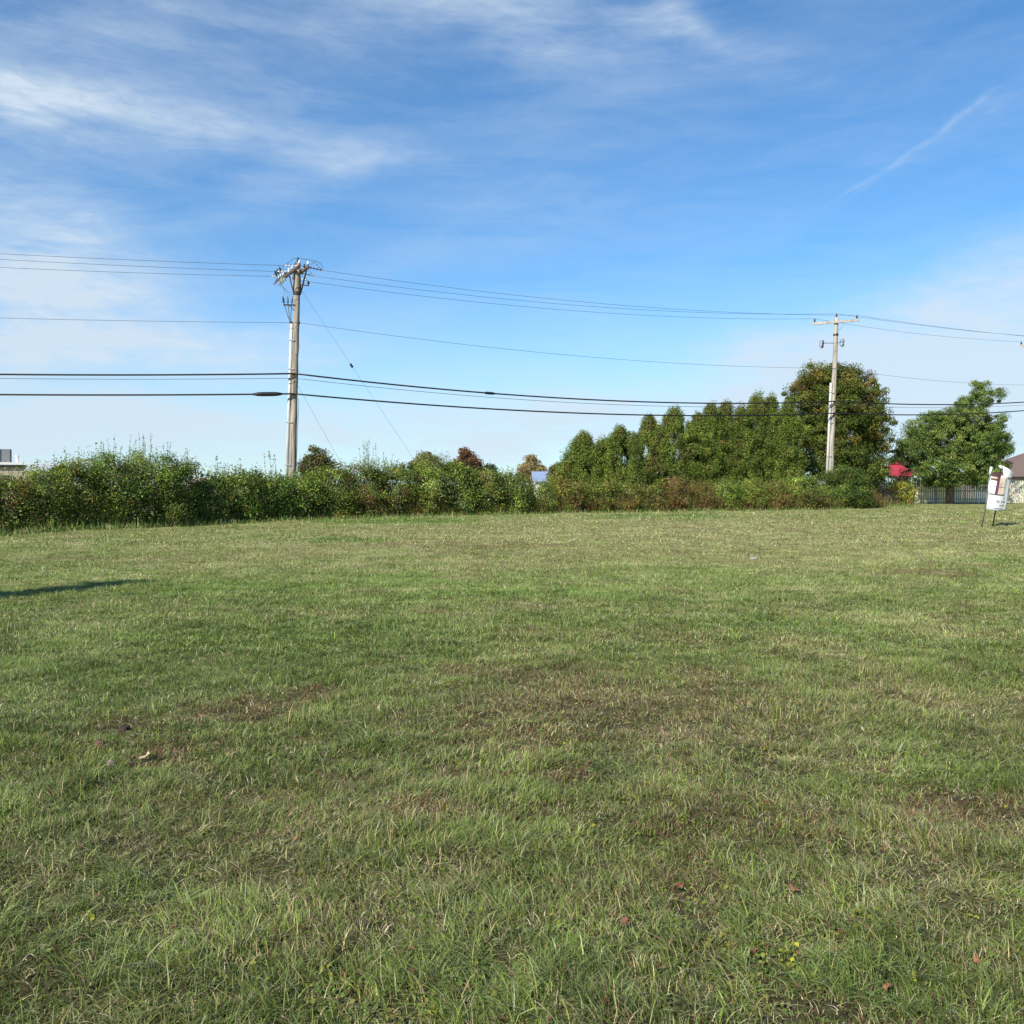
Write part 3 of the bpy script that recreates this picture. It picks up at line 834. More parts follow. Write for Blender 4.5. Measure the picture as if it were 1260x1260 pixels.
for z in (2.5, 4.6, 7.2, 8.6):
    m = MB(); m.bar((-.33, -.17, z), (-.02, -.215, z), .03); m.build('conduit_strap', M_STEEL, A)
zc1, zc2, zn = wz(461, DA), wz(485.5, DA), wz(399, DA)
for z in (zc1, zc2):
    m = MB(); m.bar((-.2, -.17, z - .12), (.22, -.2, z + .1), .04); m.bar((.12, -.14, z), (.16, -.26, z), .06); m.build('cable_clamp', M_DARK, A)
m = MB(); m.bar((.1, -.12, zn), (.2, -.2, zn), .06); lathe(m, (.2, -.2, zn - .06), (0, 0, 1), [(0, .03), (.02, .05), (.06, .035), (.1, .05), (.12, .03)]); m.build('spool_insulator', M_DARK, A)
m = MB(); m.tube([(.21, -.05, zc2 - .2), (.26, -.1, zc2 - .5), (.23, -.1, zc2 - 1.6), (.22, -.1, 0)], .012, 5); m.build('ground_wire', M_WIRE, A)
for z, a in ((zc1 - 1.0, .3), (zn - 1.5, -.4), (8.1, .2), (6.4, -.1), (9.2, .5)):
    m = MB(); m.bar((.05 + .1 * a, -.2, z), (.10 + .1 * a, -.235, z), .035); m.build('bolt', M_STEEL, A)

# --- pole B (smaller, right)
DB, HB = 62.0, wz(392, 62.0)
B = pole_root(1027, 392, DB, R(1.7), 'smaller pale utility pole with one wide crossarm, right of centre', HB)
shaft(B, HB, .215, .13, M_POLE2)
bd = Vector((-.80, .60, 0)).normalized(); bn = Vector((.60, .80, 0)).normalized(); zb = HB - .32
bd2 = bd


def simple_pole_top(Pn, H, zz, bd, bn, half):
    m = MB(); m.bar(bd * -half - bn * .19 + Vector((0, 0, zz)), bd * half - bn * .19 + Vector((0, 0, zz)), .11, .14); m.build('crossarm', M_ARM2, Pn)
    for e in (-1, 1):
        m = MB(); m.bar(bd * (e * .72) - bn * .22 + Vector((0, 0, zz - .05)), -bn * .17 + Vector((0, 0, zz - .82)), .045, .02); m.build('brace', M_STEEL, Pn)
    m = MB(); m.tube([(0, 0, zz - .87), (0, 0, zz - .75)], .17, 14); m.build('brace_band', M_DARK, Pn)
    pts = []
    for e in (-half * .92, half * .92):
        pin_insulator(Pn, bd * e - bn * .19 + Vector((0, 0, zz + .07)), s=1.); pts.append(bd * e - bn * .19 + Vector((0, 0, zz + .33)))
    pin_insulator(Pn, (0, 0, H), s=1.); pts.append(Vector((0, 0, H + .26)))
    # side insulator bracket with switch gear
    z2 = zz - 1.35
    m = MB(); m.bar(bd * -.62 - bn * .1 + Vector((0, 0, z2 + .06)), -bn * .1 + Vector((0, 0, z2 - .02)), .05); m.bar(-bn * .1 + Vector((0, 0, z2 - .02)), bd * .75 - bn * .1 + Vector((0, 0, z2 + .04)), .05); m.build('bracket', M_CERB, Pn)
    for e in (-.52, .82):
        b = bd * e - bn * .12 + Vector((0, 0, z2 - .28))
        m = MB(); lathe(m, b, (.1, 0, 1), [(0, .03), (.03, .09), (.1, .05), (.13, .09), (.2, .05), (.3, .08), (.42, .05), (.5, .03)], 8); m.build('fuse_cutout', M_DARK if e > 0 else M_CERB, Pn, True)
        m = MB(); m.tube([b + Vector((.02, 0, .5)), b + Vector((-.16, 0, .42)), b + Vector((-.2, 0, .12)), b + Vector((-.04, 0, -.04))], .022, 6); m.build('fuse_tube', M_CERB, Pn)
    return pts


ptsB = simple_pole_top(B, HB, zb, bd, bn, 1.5)
m = MB(); m.tube([(-.27, -.12, -.2), (-.25, -.12, 4), (-.235, -.12, wz(472, DB))], .085, 12); m.build('riser_conduit', M_PVC, B, True)
zb1, zb2, zbn = wz(494.5, DB), wz(509, DB), wz(454, DB)
for z in (zb1, zb2):
    m = MB(); m.bar((-.3, -.22, z - .3), (.2, -.22, z + .02), .035); m.bar((-.02, -.17, z), (.02, -.3, z), .07); m.build('cable_clamp', M_DARK, B)
m = MB(); m.bar((-.5, -.15, zbn), (.15, -.15, zbn), .03); m.build('spool_insulator', M_STEEL, B)
for z in (3.4, 5.6, 7.6):
    m = MB(); m.bar((-.33, -.19, z), (-.02, -.23, z), .03); m.build('conduit_strap', M_STEEL, B)

# --- pole C (just right of the frame, arm tip visible) and pole Z (left of the frame)
DC = 71.5; HC = wz(420, DC)
C_ = pole_root(1279, 420, DC, R(1.0), 'utility pole at the far right edge, only the tip of its arm in the photo', HC)
shaft(C_, HC, .2, .13, M_POLE2)
ptsC = simple_pole_top(C_, HC, HC - .35, Vector((-.85, .53, 0)).normalized(), Vector((.53, .85, 0)).normalized(), 1.5)
DZ = 33.0; HZ = 12.4
Z_ = empty('utility_pole', (-55, DZ, 0)); tag(Z_, 'utility pole standing left of the field outside the photo', 'utility pole', 'wooden utility poles of the power line')
shaft(Z_, HZ, .2, .14, M_POLE)
ptsZ = simple_pole_top(Z_, HZ, HZ - .35, Vector((-.31, .95, 0)).normalized(), Vector((.95, .31, 0)).normalized(), 1.3)
bpy.context.view_layer.update()


def W(o, p): return o.matrix_world @ Vector(p)


def span(mb, a, b, sag, r, n=28):
    pts = []
    for i in range(n + 1):
        t = i / n; p = a.lerp(b, t); p.z -= 4 * sag * t * (1 - t); pts.append(p)
    mb.tube(pts, r, 6)
    return pts


def wire(name, segs, r, mat, label, cat, group):
    m = MB()
    for a, b, s_ in segs: span(m, a, b, s_, r)
    o = m.build(name, mat, None, True); return tag(o, label, cat, group)


rp = .009
gW = 'overhead wires of the power line'
wire('power_line', [(W(A, endA[0][1]), W(Z_, ptsZ[0]), .5), (W(A, endA[0][0]), W(B, ptsB[0]), .55), (W(B, ptsB[0]), W(C_, ptsC[0]), .15)], rp, M_WIRE, 'thin topmost power line on the camera side of the crossarms', 'power line', gW)
wire('power_line', [(W(A, endA[1][1]), W(Z_, ptsZ[2]), .55), (W(A, endA[1][0]), W(B, ptsB[2]), .6), (W(B, ptsB[2]), W(C_, ptsC[2]), .15)], rp, M_WIRE, 'thin power line running over the pole tops between two others', 'power line', gW)
wire('power_line', [(W(A, endA[2][1]), W(Z_, ptsZ[1]), .6), (W(A, (.52, .1, HA - .85)), W(B, ptsB[1]), .55), (W(B, ptsB[1]), W(C_, ptsC[1]), .25)], rp, M_WIRE, 'thin power line lowest of the three at the crossarms', 'power line', gW)
wire('neutral_wire', [(W(A, (.2, -.25, zn)), W(Z_, (0, -.2, zn - .2)), .45), (W(A, (.2, -.25, zn)), W(B, (0, -.2, zbn)), .55), (W(B, (0, -.2, zbn)), W(C_, (0, -.2, HC - 3.4)), .3)], .009, M_WIRE, 'single thin wire midway between the crossarms and the black cables', 'power line', gW)
zC1, zC2 = wz(494, DC), wz(504, DC)
a1 = W(A, (.05, -.28, zc1)); a2 = W(A, (.05, -.28, zc2)); b1_ = W(B, (0, -.3, zb1)); b2_ = W(B, (0, -.3, zb2)); c1 = W(C_, (0, -.25, zC1)); c2 = W(C_, (0, -.25, zC2)); z1 = W(Z_, (0, -.25, 6.9)); z2 = W(Z_, (0, -.25, 5.9))
gC = 'thick communication cables'
wire('communication_cable', [(a1, z1, .55), (a1, b1_, .62), (b1_, c1, .25)], .042, M_CABLE, 'upper thick black communication cable on the poles', 'cable', gC)
wire('communication_cable', [(a2, z2, .45), (a2, b2_, .52), (b2_, c2, .25)], .042, M_CABLE, 'lower thick black communication cable on the poles', 'cable', gC)
lo = Vector((0, 0, -.22))
wire('service_wire', [(a1 + lo, z1 + lo * .4, .55), (a1 + lo, b1_ + lo, .62), (b1_ + lo, c1 + lo, .25)], .013, M_WIRE, 'thin wire running just under the upper black cable', 'cable', gC)


def on_span(a, b, sag, t):
    p = a.lerp(b, t); p.z -= 4 * sag * t * (1 - t); return p


def closure(a, b, sag, t0, t1, r, label):
    p = [on_span(a, b, sag, t0 + (t1 - t0) * i / 6) for i in range(7)]
    m = MB(); m.tube(p, [r * .45, r * .9, r, r, r, r * .9, r * .45], 12)
    tag(m.build('splice_closure', M_CABLE, None, True), label, 'splice case', 'splice cases on the cables')


closure(a2, z2, .45, .012, .042, .105, 'fat black splice case on the lower cable left of the large pole')
closure(a1, b1_, .62, .285, .305, .075, 'small black splice on the upper cable between the two poles')
closure(b2_, c2, .25, .93, .99, .13, 'black splice case on the lower cable at the right photo edge')


def guy(a, b, label, knob=None):
    m = MB(); m.tube([a, a.lerp(b, .5), b], .0055, 5); r_ = m.build('guy_wire', M_WIRE, None); tag(r_, label, 'guy wire', 'guy wires of the large pole')
    if knob:
        c = a.lerp(b, knob); d = (b - a).normalized(); k = MB(); lathe(k, c - d * .12, d, [(0, .02), (.04, .07), (.12, .05), (.2, .07), (.24, .02)]); k.build('strain_insulator', M_DARK, r_, True)


# guy anchors behind the hedge
def anchor(px_, py_, D): return Vector((wx(px_, D), D, wz(py_, D)))


top_a = W(A, (.12, .1, HA - 1.2)); q = anchor(506, 560, 49.5)
e_ = top_a + (q - top_a) * ((top_a.z + .0) / (top_a.z - q.z)); guy(top_a, e_, 'long guy wire with a strain insulator slanting down from the large pole top', .32)
top_b = W(A, (.15, -.1, zc1 - .5)); q = anchor(412, 556, 47.5)
e_ = top_b + (q - top_b) * ((top_b.z + .0) / (top_b.z - q.z)); guy(top_b, e_, 'short guy wire from below the cables of the large pole')


# ------------------------------------------------------------------ fence
def fence():
    D = 75.5; x0 = wx(1079, D); x1 = wx(1300, D); root = empty('wooden_fence', ((x0 + x1) / 2, D, 0)); tag(root, 'cream painted board fence behind the spreading tree', 'fence')
    cx = (x0 + x1) / 2
    m = MB(); x = x0 - cx; i = 0
    while x < x1 - cx:
        w = .135; h = 1.86 + rng.normal(0, .012); z0 = .05
        dy = rng.normal(0, .004)
        v = [(x, dy, z0), (x + w, dy, z0), (x + w, dy, h - .05), (x + w - .035, dy, h), (x + .035, dy, h), (x, dy, h - .05)]
        v2 = [(a, dy + .02, c) for a, b, c in v]
        m.add(v + v2, [(0, 1, 2, 3, 4, 5), (11, 10, 9, 8, 7, 6)] + [(k, k + 6, (k + 1) % 6 + 6, (k + 1) % 6) for k in range(6)])
        x += w + .042; i += 1
    m.build('boards', M_FENCE, root)
    for z in (.35, 1.0, 1.6):
        m = MB(); m.box(x0 - cx, x1 - cx, .028, .07, z - .05, z + .05); m.build('rail', M_FENCE, root)
    x = x0 - cx
    while x < x1 - cx:
        m = MB(); m.box(x - .06, x + .06, .075, .195, 0, 1.75); m.build('post', M_FENCE, root); x += 2.4


fence()


# ------------------------------------------------------------------ buildings
def building(name, px0, px1, D, z_wall, depth, label, cat, wall_c, group=None):
    x0, x1 = wx(px0, D), wx(px1, D); r = empty(name, ((x0 + x1) / 2, D, 0)); tag(r, label, cat, group)
    return r, (x1 - x0) / 2


def gable(root, hw, dp, z0, z1, mat, ridge='x', ov=.35, t=.12):
    m = MB()
    if ridge == 'x':
        v = [(-hw - ov, -ov, z0), (hw + ov, -ov, z0), (hw + ov, dp / 2, z1), (-hw - ov, dp / 2, z1), (hw + ov, dp + ov, z0), (-hw - ov, dp + ov, z0)]
        v += [(a, b, c - t) for a, b, c in v]
        m.add(v, [(0, 1, 2, 3), (3, 2, 4, 5), (9, 8, 7, 6), (11, 10, 8, 9), (0, 6, 7, 1), (5, 4, 10, 11), (0, 3, 9, 6), (3, 5, 11, 9), (1, 7, 8, 2), (2, 8, 10, 4)])
        return m.build('roof', mat, root)
    return None


def win(root, x, z, w, h, y=-.02):
    m = MB(); f = .07
    m.box(x - w / 2 - f, x + w / 2 + f, y - .05, y, z - f, z); m.box(x - w / 2 - f, x + w / 2 + f, y - .05, y, z + h, z + h + f)
    m.box(x - w / 2 - f, x - w / 2, y - .05, y, z, z + h); m.box(x + w / 2, x + w / 2 + f, y - .05, y, z, z + h)
    o = m.build('window', M_VINYL, root); m = MB(); m.box(x - w / 2, x + w / 2, y - .02, y + .0, z, z + h); m.build('pane', M_GLASS, o)


M_GLASS = simple('dark_window_glass', (.04, .05, .06), .1, .1, spec=.6)
M_BEIGE = simple('beige_wall', (.42, .35, .26), .85, .1, (2, 2, 2))
M_WHITEW = simple('white_trim', (.75, .73, .68), .6, .05)
M_SCREEN = simple('grey_metal_panel', (.17, .18, .19), .6, .08, (.3, .3, 7))
M_GREYW = simple('blue_grey_siding', (.30, .33, .36), .8, .08)
M_BLUER = simple('blue_grey_roof', (.22, .29, .42), .6, .1, (1, 8, 8))
M_REDR = simple('red_canopy_fabric', (.30, .025, .045), .75, .1, (2, 2, 2))
M_BROWNR = simple('brown_shingles', (.14, .10, .085), .9, .15, (14, 14, 14))
M_PINKW = simple('pale_pink_wall', (.55, .44, .38), .85, .08)

# flat roofed beige building with rooftop screen at far left
Dg = 105; r_, hw = building('commercial_building', -190, 30, Dg, 0, 20, 'flat roofed beige building with grey rooftop screen at far left', 'building', None)
zt = wz(571, Dg)
r_.location = (wx(30, Dg), Dg, 0); r_.rotation_euler = (0, 0, R(27.6)); hw = 9.0
m = MB(); m.box(-18, 0, 0, 18, -.2, zt - .35); m.build('wall', M_BEIGE, r_)
m = MB(); m.box(-18.25, .25, -.25, 18.25, zt - .35, zt - .1); m.build('eave', M_DARK, r_)
m = MB(); m.box(-18.1, .1, -.1, 18.1, zt - .1, zt + .18); m.build('parapet', M_WHITEW, r_)
for i in range(4): win(r_, -15.5 + i * 4.5, 1.2, 1.6, 1.3)
x_a = -7.0; x_b = -1.25
m = MB(); zs0, zs1 = zt + .18, wz(552, Dg); m.box(x_a, x_b, 3, 7, zs0, zs1); sc_ = m.build('rooftop_screen', M_SCREEN, r_)
for i in range(4):
    xx = x_b - .1 - i * 1.05
    m = MB(); m.box(xx - .03, xx + .03, 2.93, 2.997, zs0, zs1); m.build('seam', M_DARK, sc_)
xv = -.65
m = MB(); m.tube([(xv, 1.5, zt + .1), (xv, 1.5, zt + .85)], .14, 10); m.tube([(xv, 1.5, zt + .85), (xv, 1.5, zt + .95)], .24, 10); m.build('roof_vent', M_WHITEW, r_)
# low grey building right of it
Dg = 150; r_, hw = building('distant_house', 30, 58, Dg, 0, 10, 'small distant grey building right of the beige one', 'house', None)
m = MB(); m.box(-hw, hw, 0, 9, -.2, wz(579, Dg)); m.build('wall', M_GREYW, r_)
gable(r_, hw, 9, wz(579, Dg), wz(569, Dg), simple('pale_metal_roof', (.4, .43, .45), .5, .08))
win(r_, 0, 1.1, 1.2, 1.2)
# pale house seen in the gap
Dg = 140; r_, hw = building('distant_house', 231, 250, Dg, 0, 10, 'pale pinkish house glimpsed through the hedge gap', 'house', None)
m = MB(); m.box(-hw, hw, 0, 8, -.2, wz(592, Dg)); m.build('wall', M_PINKW, r_); gable(r_, hw, 8, wz(592, Dg), wz(587, Dg), M_PINKW)
win(r_, -.3, .7, .9, .8)
# blue grey roofed house
Dg = 100; r_, hw = building('distant_house', 659, 704, Dg, 0, 8, 'house whose blue grey roof shows above the hedge', 'house', None)
m = MB(); m.box(-hw, hw, 0, 7, -.2, wz(592, Dg)); m.build('wall', M_WHITEW, r_); gable(r_, hw, 7, wz(591, Dg), wz(579.5, Dg), M_BLUER)
win(r_, -.8, .7, 1.0, .8)
m = MB(); m.box(.6, 1.0, 3, 3.4, wz(583, Dg), wz(578, Dg)); m.build('chimney', M_DARK, r_)
# brown roofed house at right edge
Dg = 92; r_, hw = building('brown_roof_house', 1236, 1420, Dg, 0, 10, 'house with a brown shingle roof behind the fence at the right edge', 'house', None)
m = MB(); m.box(-hw, hw, 0, 9, -.2, wz(586, Dg)); m.build('wall', M_PINKW, r_)
z0, z1 = wz(586.5, Dg), wz(556, Dg)
m = MB(); v = [(-hw - .4, -.4, z0), (hw + .4, -.4, z0), (hw + .4, 9.4, z0), (-hw - .4, 9.4, z0), (-hw + 4.2, 4.5, z1), (hw - 4.2, 4.5, z1)]
m.add(v, [(0, 1, 5, 4), (1, 2, 5), (2, 3, 4, 5), (3, 0, 4), (3, 2, 1, 0)]); m.build('roof', M_BROWNR, r_)
m = MB(); m.box(-hw - .4, hw + .4, -.46, -.4, z0 - .2, z0); m.build('eave', M_DARK, r_)
win(r_, -hw + 2, .9, 1.2, 1.1); win(r_, 0, .9, 1.2, 1.1)
# garden canopy with red roof
Dg = 86; xg = wx(1100, Dg); r_ = empty('garden_canopy', (xg, Dg, 0)); tag(r_, 'garden canopy with a red pyramid roof behind the fence', 'canopy')
h2 = 1.62; ze = wz(583.5, Dg); zt = wz(568, Dg)
v = [(-h2, -h2, ze), (h2, -h2, ze), (h2, h2, ze), (-h2, h2, ze), (-.28, -.28, zt - .25), (.28, -.28, zt - .25), (.28, .28, zt - .25), (-.28, .28, zt - .25)]
m = MB(); m.add(v, [(0, 1, 5, 4), (1, 2, 6, 5), (2, 3, 7, 6), (3, 0, 4, 7), (4, 5, 6, 7)])
m.add([(-.45, -.45, zt - .2), (.45, -.45, zt - .2), (.45, .45, zt - .2), (-.45, .45, zt - .2), (0, 0, zt + .08)], [(0, 1, 4), (1, 2, 4), (2, 3, 4), (3, 0, 4), (3, 2, 1, 0)])
m.box(-h2, h2, -h2 - .012, -h2, ze - .16, ze); m.box(-h2 - .012, -h2, -h2, h2, ze - .16, ze)
m.build('canopy_roof', M_REDR, r_)
for sx in (-1, 1):
    for sy in (-1, 1):
        m = MB(); m.bar((sx * (h2 - .08), sy * (h2 - .08), 0), (sx * (h2 - .08), sy * (h2 - .08), ze - .02), .08); m.build('post', M_DARK, r_)

# ------------------------------------------------------------------ sign
DS = 34.6
sg = empty('vinyl_sign', (wx(1217, DS), DS, 0), (0, R(0), 0)); tag(sg, 'worn white vinyl sign curling on two thin dark posts at the right', 'sign')
k_ = DS / F


def sp(px_, py_, dy=0.): return Vector(((px_ - 1217) * k_, dy, wz(py_, DS)))


m = MB(); m.tube([sp(1208, 650), sp(1212.5, 628), sp(1219, 576)], .022, 8); m.build('post', simple('grey_post_metal', (.06, .06, .055), .5), sg, True)
m = MB(); m.tube([sp(1225.5, 650, .22), sp(1229, 628, .22), sp(1235, 574, .22)], .026, 8); m.build('post', M_DARK, sg, True)
m = MB(); m.tube([sp(1217.5, 584, .0), sp(1219.4, 574.5, .0)], .045, 10); m.build('post_sleeve', M_VINYL, sg, True)
m = MB(); m.tube([sp(1235.5, 577, .2), sp(1232.9, 572.5, .2)], .05, 10); m.build('post_sleeve', M_VINYL, sg, True)


def sheet_pt(u, v):
    """u across 0..1, v up 0..1 on the bowed sheet"""
    L0 = (1212.3, 626.5); L1 = (1217.3, 582); R0 = (1238.0, 628.5); R1 = (1246.0, 586)
    x = (L0[0] * (1 - v) + L1[0] * v) * (1 - u) + (R0[0] * (1 - v) + R1[0] * v) * u
    y = (L0[1] * (1 - v) + L1[1] * v) * (1 - u) + (R0[1] * (1 - v) + R1[1] * v) * u
    y += 1.1 * math.sin(math.pi * u) * (1 - v)
    dy = -.07 * math.sin(math.pi * min(1, u * 1.15)) + .22 * max(0, u - .72) ** 1.2 * (1 + v) + .02 * math.sin(7 * v + 3 * u)
    return sp(x, y, dy)


def sheet(name, u0, u1, v0, v1, mat, off, parent, th=.004, nu=14, nv=14, edge=None):
    m = MB(); vs = []
    for lay in (0, 1):
        for j in range(nv + 1):
            for i in range(nu + 1):
                u = u0 + (u1 - u0) * i / nu; v = v0 + (v1 - v0) * j / nv
                if edge: u, v = edge(u, v)
                p = sheet_pt(u, v); p.y += -off + lay * th; vs.append(p)
    n = (nu + 1) * (nv + 1); fs = []
    for j in range(nv):
        for i in range(nu):
            a = j * (nu + 1) + i
            fs.append((a, a + 1, a + nu + 2, a + nu + 1)); fs.append((n + a, n + a + nu + 1, n + a + nu + 2, n + a + 1))
    for i in range(nu):
        a = i; fs.append((a, n + a, n + a + 1, a + 1)); a = nv * (nu + 1) + i; fs.append((a, a + 1, n + a + 1, n + a))
    for j in range(nv):
        a = j * (nu + 1); fs.append((a, a + nu + 1, n + a + nu + 1, n + a)); a += nu; fs.append((a, n + a, n + a + nu + 1, a + nu + 1))
    m.add(vs, fs); return m.build(name, mat, parent, True)


panel = sheet('sign_panel', 0, 1, 0, .97, M_VINYL, 0, sg)
PR = lambda n, c: simple(n, c, .5, .12, (5, 5, 5))
sheet('printed_picture', .08, .76, .44, .93, PR('print_cream', (.52, .43, .34)), .004, panel, .002)
sheet('printed_picture', .06, .36, .445, .80, PR('print_white', (.72, .70, .71)), .008, panel, .002)
sheet('printed_picture', .30, .42, .445, .98, PR('print_maroon', (.10, .045, .05)), .012, panel, .002, edge=lambda u, v: (u + .10 * (v - .6), v))
sheet('printed_picture', .42, .52, .445, .80, PR('print_pink', (.52, .33, .33)), .010, panel, .002, edge=lambda u, v: (u + .10 * (v - .6), v))
sheet('printed_picture', .06, .44, .92, 1.03, PR('print_dark', (.07, .03, .03)), .014, panel, .002)
sheet('printed_picture', .06, .33, .82, .87, PR('print_brown', (.12, .055, .045)), .016, panel, .002)
sheet('printed_picture', .05, .74, .43, .445, PR('print_line', (.12, .09, .08)), .018, panel, .002)
sheet('printed_picture', .05, .74, .655, .665, PR('print_line_soft', (.25, .2, .19)), .018, panel, .002)
sheet('printed_picture', .10, .155, .05, .10, PR('print_emblem', (.25, .32, .33)), .006, panel, .002)
sheet('printed_picture', .38, .78, .055, .075, PR('print_rule', (.20, .19, .24)), .006, panel, .002)
# curled flap at the upper right
m = MB(); n = 14; vs = []
for j in range(6):
    v = j / 5
    for i in range(n + 1):
        a = math.pi * (1.15 * i / n) - .1
        cx_ = 1233.6 + (1247.6 - 1233.6) * (i / n); top_ = 573.0 + 9 * (i / n); bot = 587.5 + 1.5 * (i / n)
        cx2 = 1235.5 + (1245.0 - 1235.5) * (i / n)
        p = sp(cx_ * (1 - v) + cx2 * v, top_ * (1 - v) + bot * v, .04 - .10 * math.sin(a) * (1 - .5 * v)); vs.append(p)
N_ = len(vs); vs += [p + Vector((0, .005, 0)) for p in vs]
fs = []
for j in range(5):
    for i in range(n):
        a = j * (n + 1) + i; fs.append((a, a + n + 1, a + n + 2, a + 1)); fs.append((N_ + a, N_ + a + 1, N_ + a + n + 2, N_ + a + n + 1))
for i in range(n):
    a = i; fs.append((a, a + 1, N_ + a + 1, N_ + a)); a = 5 * (n + 1) + i; fs.append((a, N_ + a, N_ + a + 1, a + 1))
for j in range(5):
    a = j * (n + 1); fs.append((a, N_ + a, N_ + a + n + 1, a + n + 1)); a += n; fs.append((a, a + n + 1, N_ + a + n + 1, N_ + a))
m.add(vs, fs); m.build('curled_flap', M_VINYL, sg, True)
# lettering, bent onto the sheet
M_INK = simple('grey_ink', (.12, .12, .15), .5, .1)


def lettering(txt, u0, v0, u1, h):
    cu = bpy.data.curves.new('t', 'FONT'); cu.body = txt; cu.size = 1; cu.resolution_u = 2; cu.offset = .012
    ob = bpy.data.objects.new('t', cu); COL.objects.link(ob)
    bpy.context.view_layer.update()
    dg = bpy.context.evaluated_depsgraph_get(); me = bpy.data.meshes.new_from_object(ob.evaluated_get(dg))
    bpy.data.objects.remove(ob)
    xs = [v.co.x for v in me.vertices]; w = max(xs) - min(xs); mn = min(xs)
    for v in me.vertices:
        u = u0 + (v.co.x - mn) / w * (u1 - u0); vv = v0 + v.co.y * h
        p = sheet_pt(u, vv); p.y -= .007; v.co = p
    me.name = 'lettering'; link_mesh('lettering', me, M_INK, panel)


lettering('are', .70, .345, .84, .055)
lettering('Sale', .42, .235, .57, .085)
lettering('Dwell', .63, .235, .84, .085)
lettering('acres', .60, .135, .86, .075)

# ------------------------------------------------------------------ small things on the lawn
M_ROCK = simple('pale_stone', (.30, .29, .275), .8, .2, (20, 20, 20))


def lump(name, px_, py_, sx, sy, sz, mat, label, cat, group=None, seed=0):
    D = gd(py_); x = wx(px_, D); rr = np.random.default_rng(seed)
    m = MB(); vs = []; n = 12; k = 7
    for j in range(k + 1):
        ph = math.pi * j / k
        for i in range(n):
            th = 2 * math.pi * i / n; q = 1 + rr.normal(0, .2)
            vs.append((sx * math.sin(ph) * math.cos(th) * q, sy * math.sin(ph) * math.sin(th) * q, sz * math.cos(ph) * (1 + rr.normal(0, .12)) + sz * .35))
    fs = [(j * n + i, (j + 1) * n + i, (j + 1) * n + (i + 1) % n, j * n + (i + 1) % n) for j in range(k) for i in range(n)]
    m.add(vs, fs); o = m.build(name, mat, None, True); o.location = (x, D, float(ground_h(x, D))); tag(o, label, cat, group); return o


lump('stone', 928, 690, .075, .05, .038, M_ROCK, 'small pale stone lying in the middle of the field', 'stone', seed=3)
M_CLOD = simple('dark_soil', (.05, .035, .028), .95, .3, (30, 30, 30)); M_CLODP = simple('reddish_soil', (.16, .08, .06), .95, .3, (30, 30, 30)); M_CLODM = simple('mauve_clod', (.2, .14, .15), .95, .3, (30, 30, 30))
lump('soil_clod', 149, 896, .04, .035, .04, M_CLOD, 'dark soil clod, farthest of the cluster at left', 'soil clod', 'soil clods in the grass', 5)
lump('soil_clod', 118, 914, .035, .03, .028, M_CLODP, 'reddish soil clod left of the dark one', 'soil clod', 'soil clods in the grass', 6)
lump('soil_clod', 132, 935, .026, .025, .025, M_CLODM, 'mauve grey soil clod nearest the camera in the left cluster', 'soil clod', 'soil clods in the grass', 7)


def dead_leaf(px_, py_, size, col, label, group=None, seed=0, z=.035):
    rr = np.random.default_rng(seed); D = gd(py_); x = wx(px_, D)
    n = 18; vs = [(0, 0, 0)]
    for i in range(n):
        a = 2 * math.pi * i / n; r = size * (.55 + .45 * abs(math.cos(2.5 * a))) * (1 + rr.normal(0, .08))
        vs.append((r * math.cos(a), r * math.sin(a) * .75, size * (.35 * math.cos(a) ** 2 + rr.normal(0, .06))))
    top = [Vector(v) for v in vs]; N_ = len(top); allv = top + [v - Vector((0, 0, .0012)) for v in top]
    fs = [(0, i, i % n + 1) for i in range(1, n + 1)] + [(N_, N_ + i % n + 1, N_ + i) for i in range(1, n + 1)] + [(i, N_ + i, N_ + i % n + 1, i % n + 1) for i in range(1, n + 1)]
    m = MB(); m.add(allv, fs); o = m.build('fallen_leaf', col, None); o.location = (x, D, float(ground_h(x, D)) + z); o.rotation_euler = (rr.normal(0, .35), rr.normal(0, .35), rr.uniform(0, 6.28)); tag(o, label, 'leaf', group)


M_DLT = simple('tan_dead_leaf', (.42, .33, .2), .7, .2, (30, 30, 30)); M_DLR = simple('rust_dead_leaf', (.15, .05, .03), .7, .2, (30, 30, 30)); M_DLO = simple('orange_dead_leaf', (.24, .11, .05), .7, .2, (30, 30, 30))
gL = 'fallen leaves in the lawn'
dead_leaf(176, 932, .05, M_DLT, 'large tan curled dead leaf near the soil clods', gL, 1)
dead_leaf(981, 1105, .026, M_DLO, 'orange dead leaf in the lower right grass', gL, 2)
dead_leaf(638, 1015, .026, M_DLR, 'dark red leaf just below the picture centre', gL, 3)
dead_leaf(888, 934, .030, M_DLR, 'small red leaf among the weeds right of centre', gL, 4)
dead_leaf(242, 884, .035, M_DLO, 'orange leaf right of the dark soil clod', gL, 9)
rl = [(540, 1205), (1189, 1048), (505, 1218), (1040, 1160), (505, 1190), (838, 1100), (1090, 1060), (1160, 1020), (945, 1000), (610, 1250), (360, 1040), (930, 1195), (770, 1160), (1100, 1240), (690, 1095), (560, 960), (820, 835), (1010, 880), (480, 900), (1210, 1210)]
for i, (a, b) in enumerate(rl):
    dead_leaf(a + .5, b, .013 + .010 * rng.random(), (M_DLR, M_DLO, M_DLR)[i % 3], 'small reddish brown fallen leaf lying loose in the near grass', gL, 20 + i, .028)

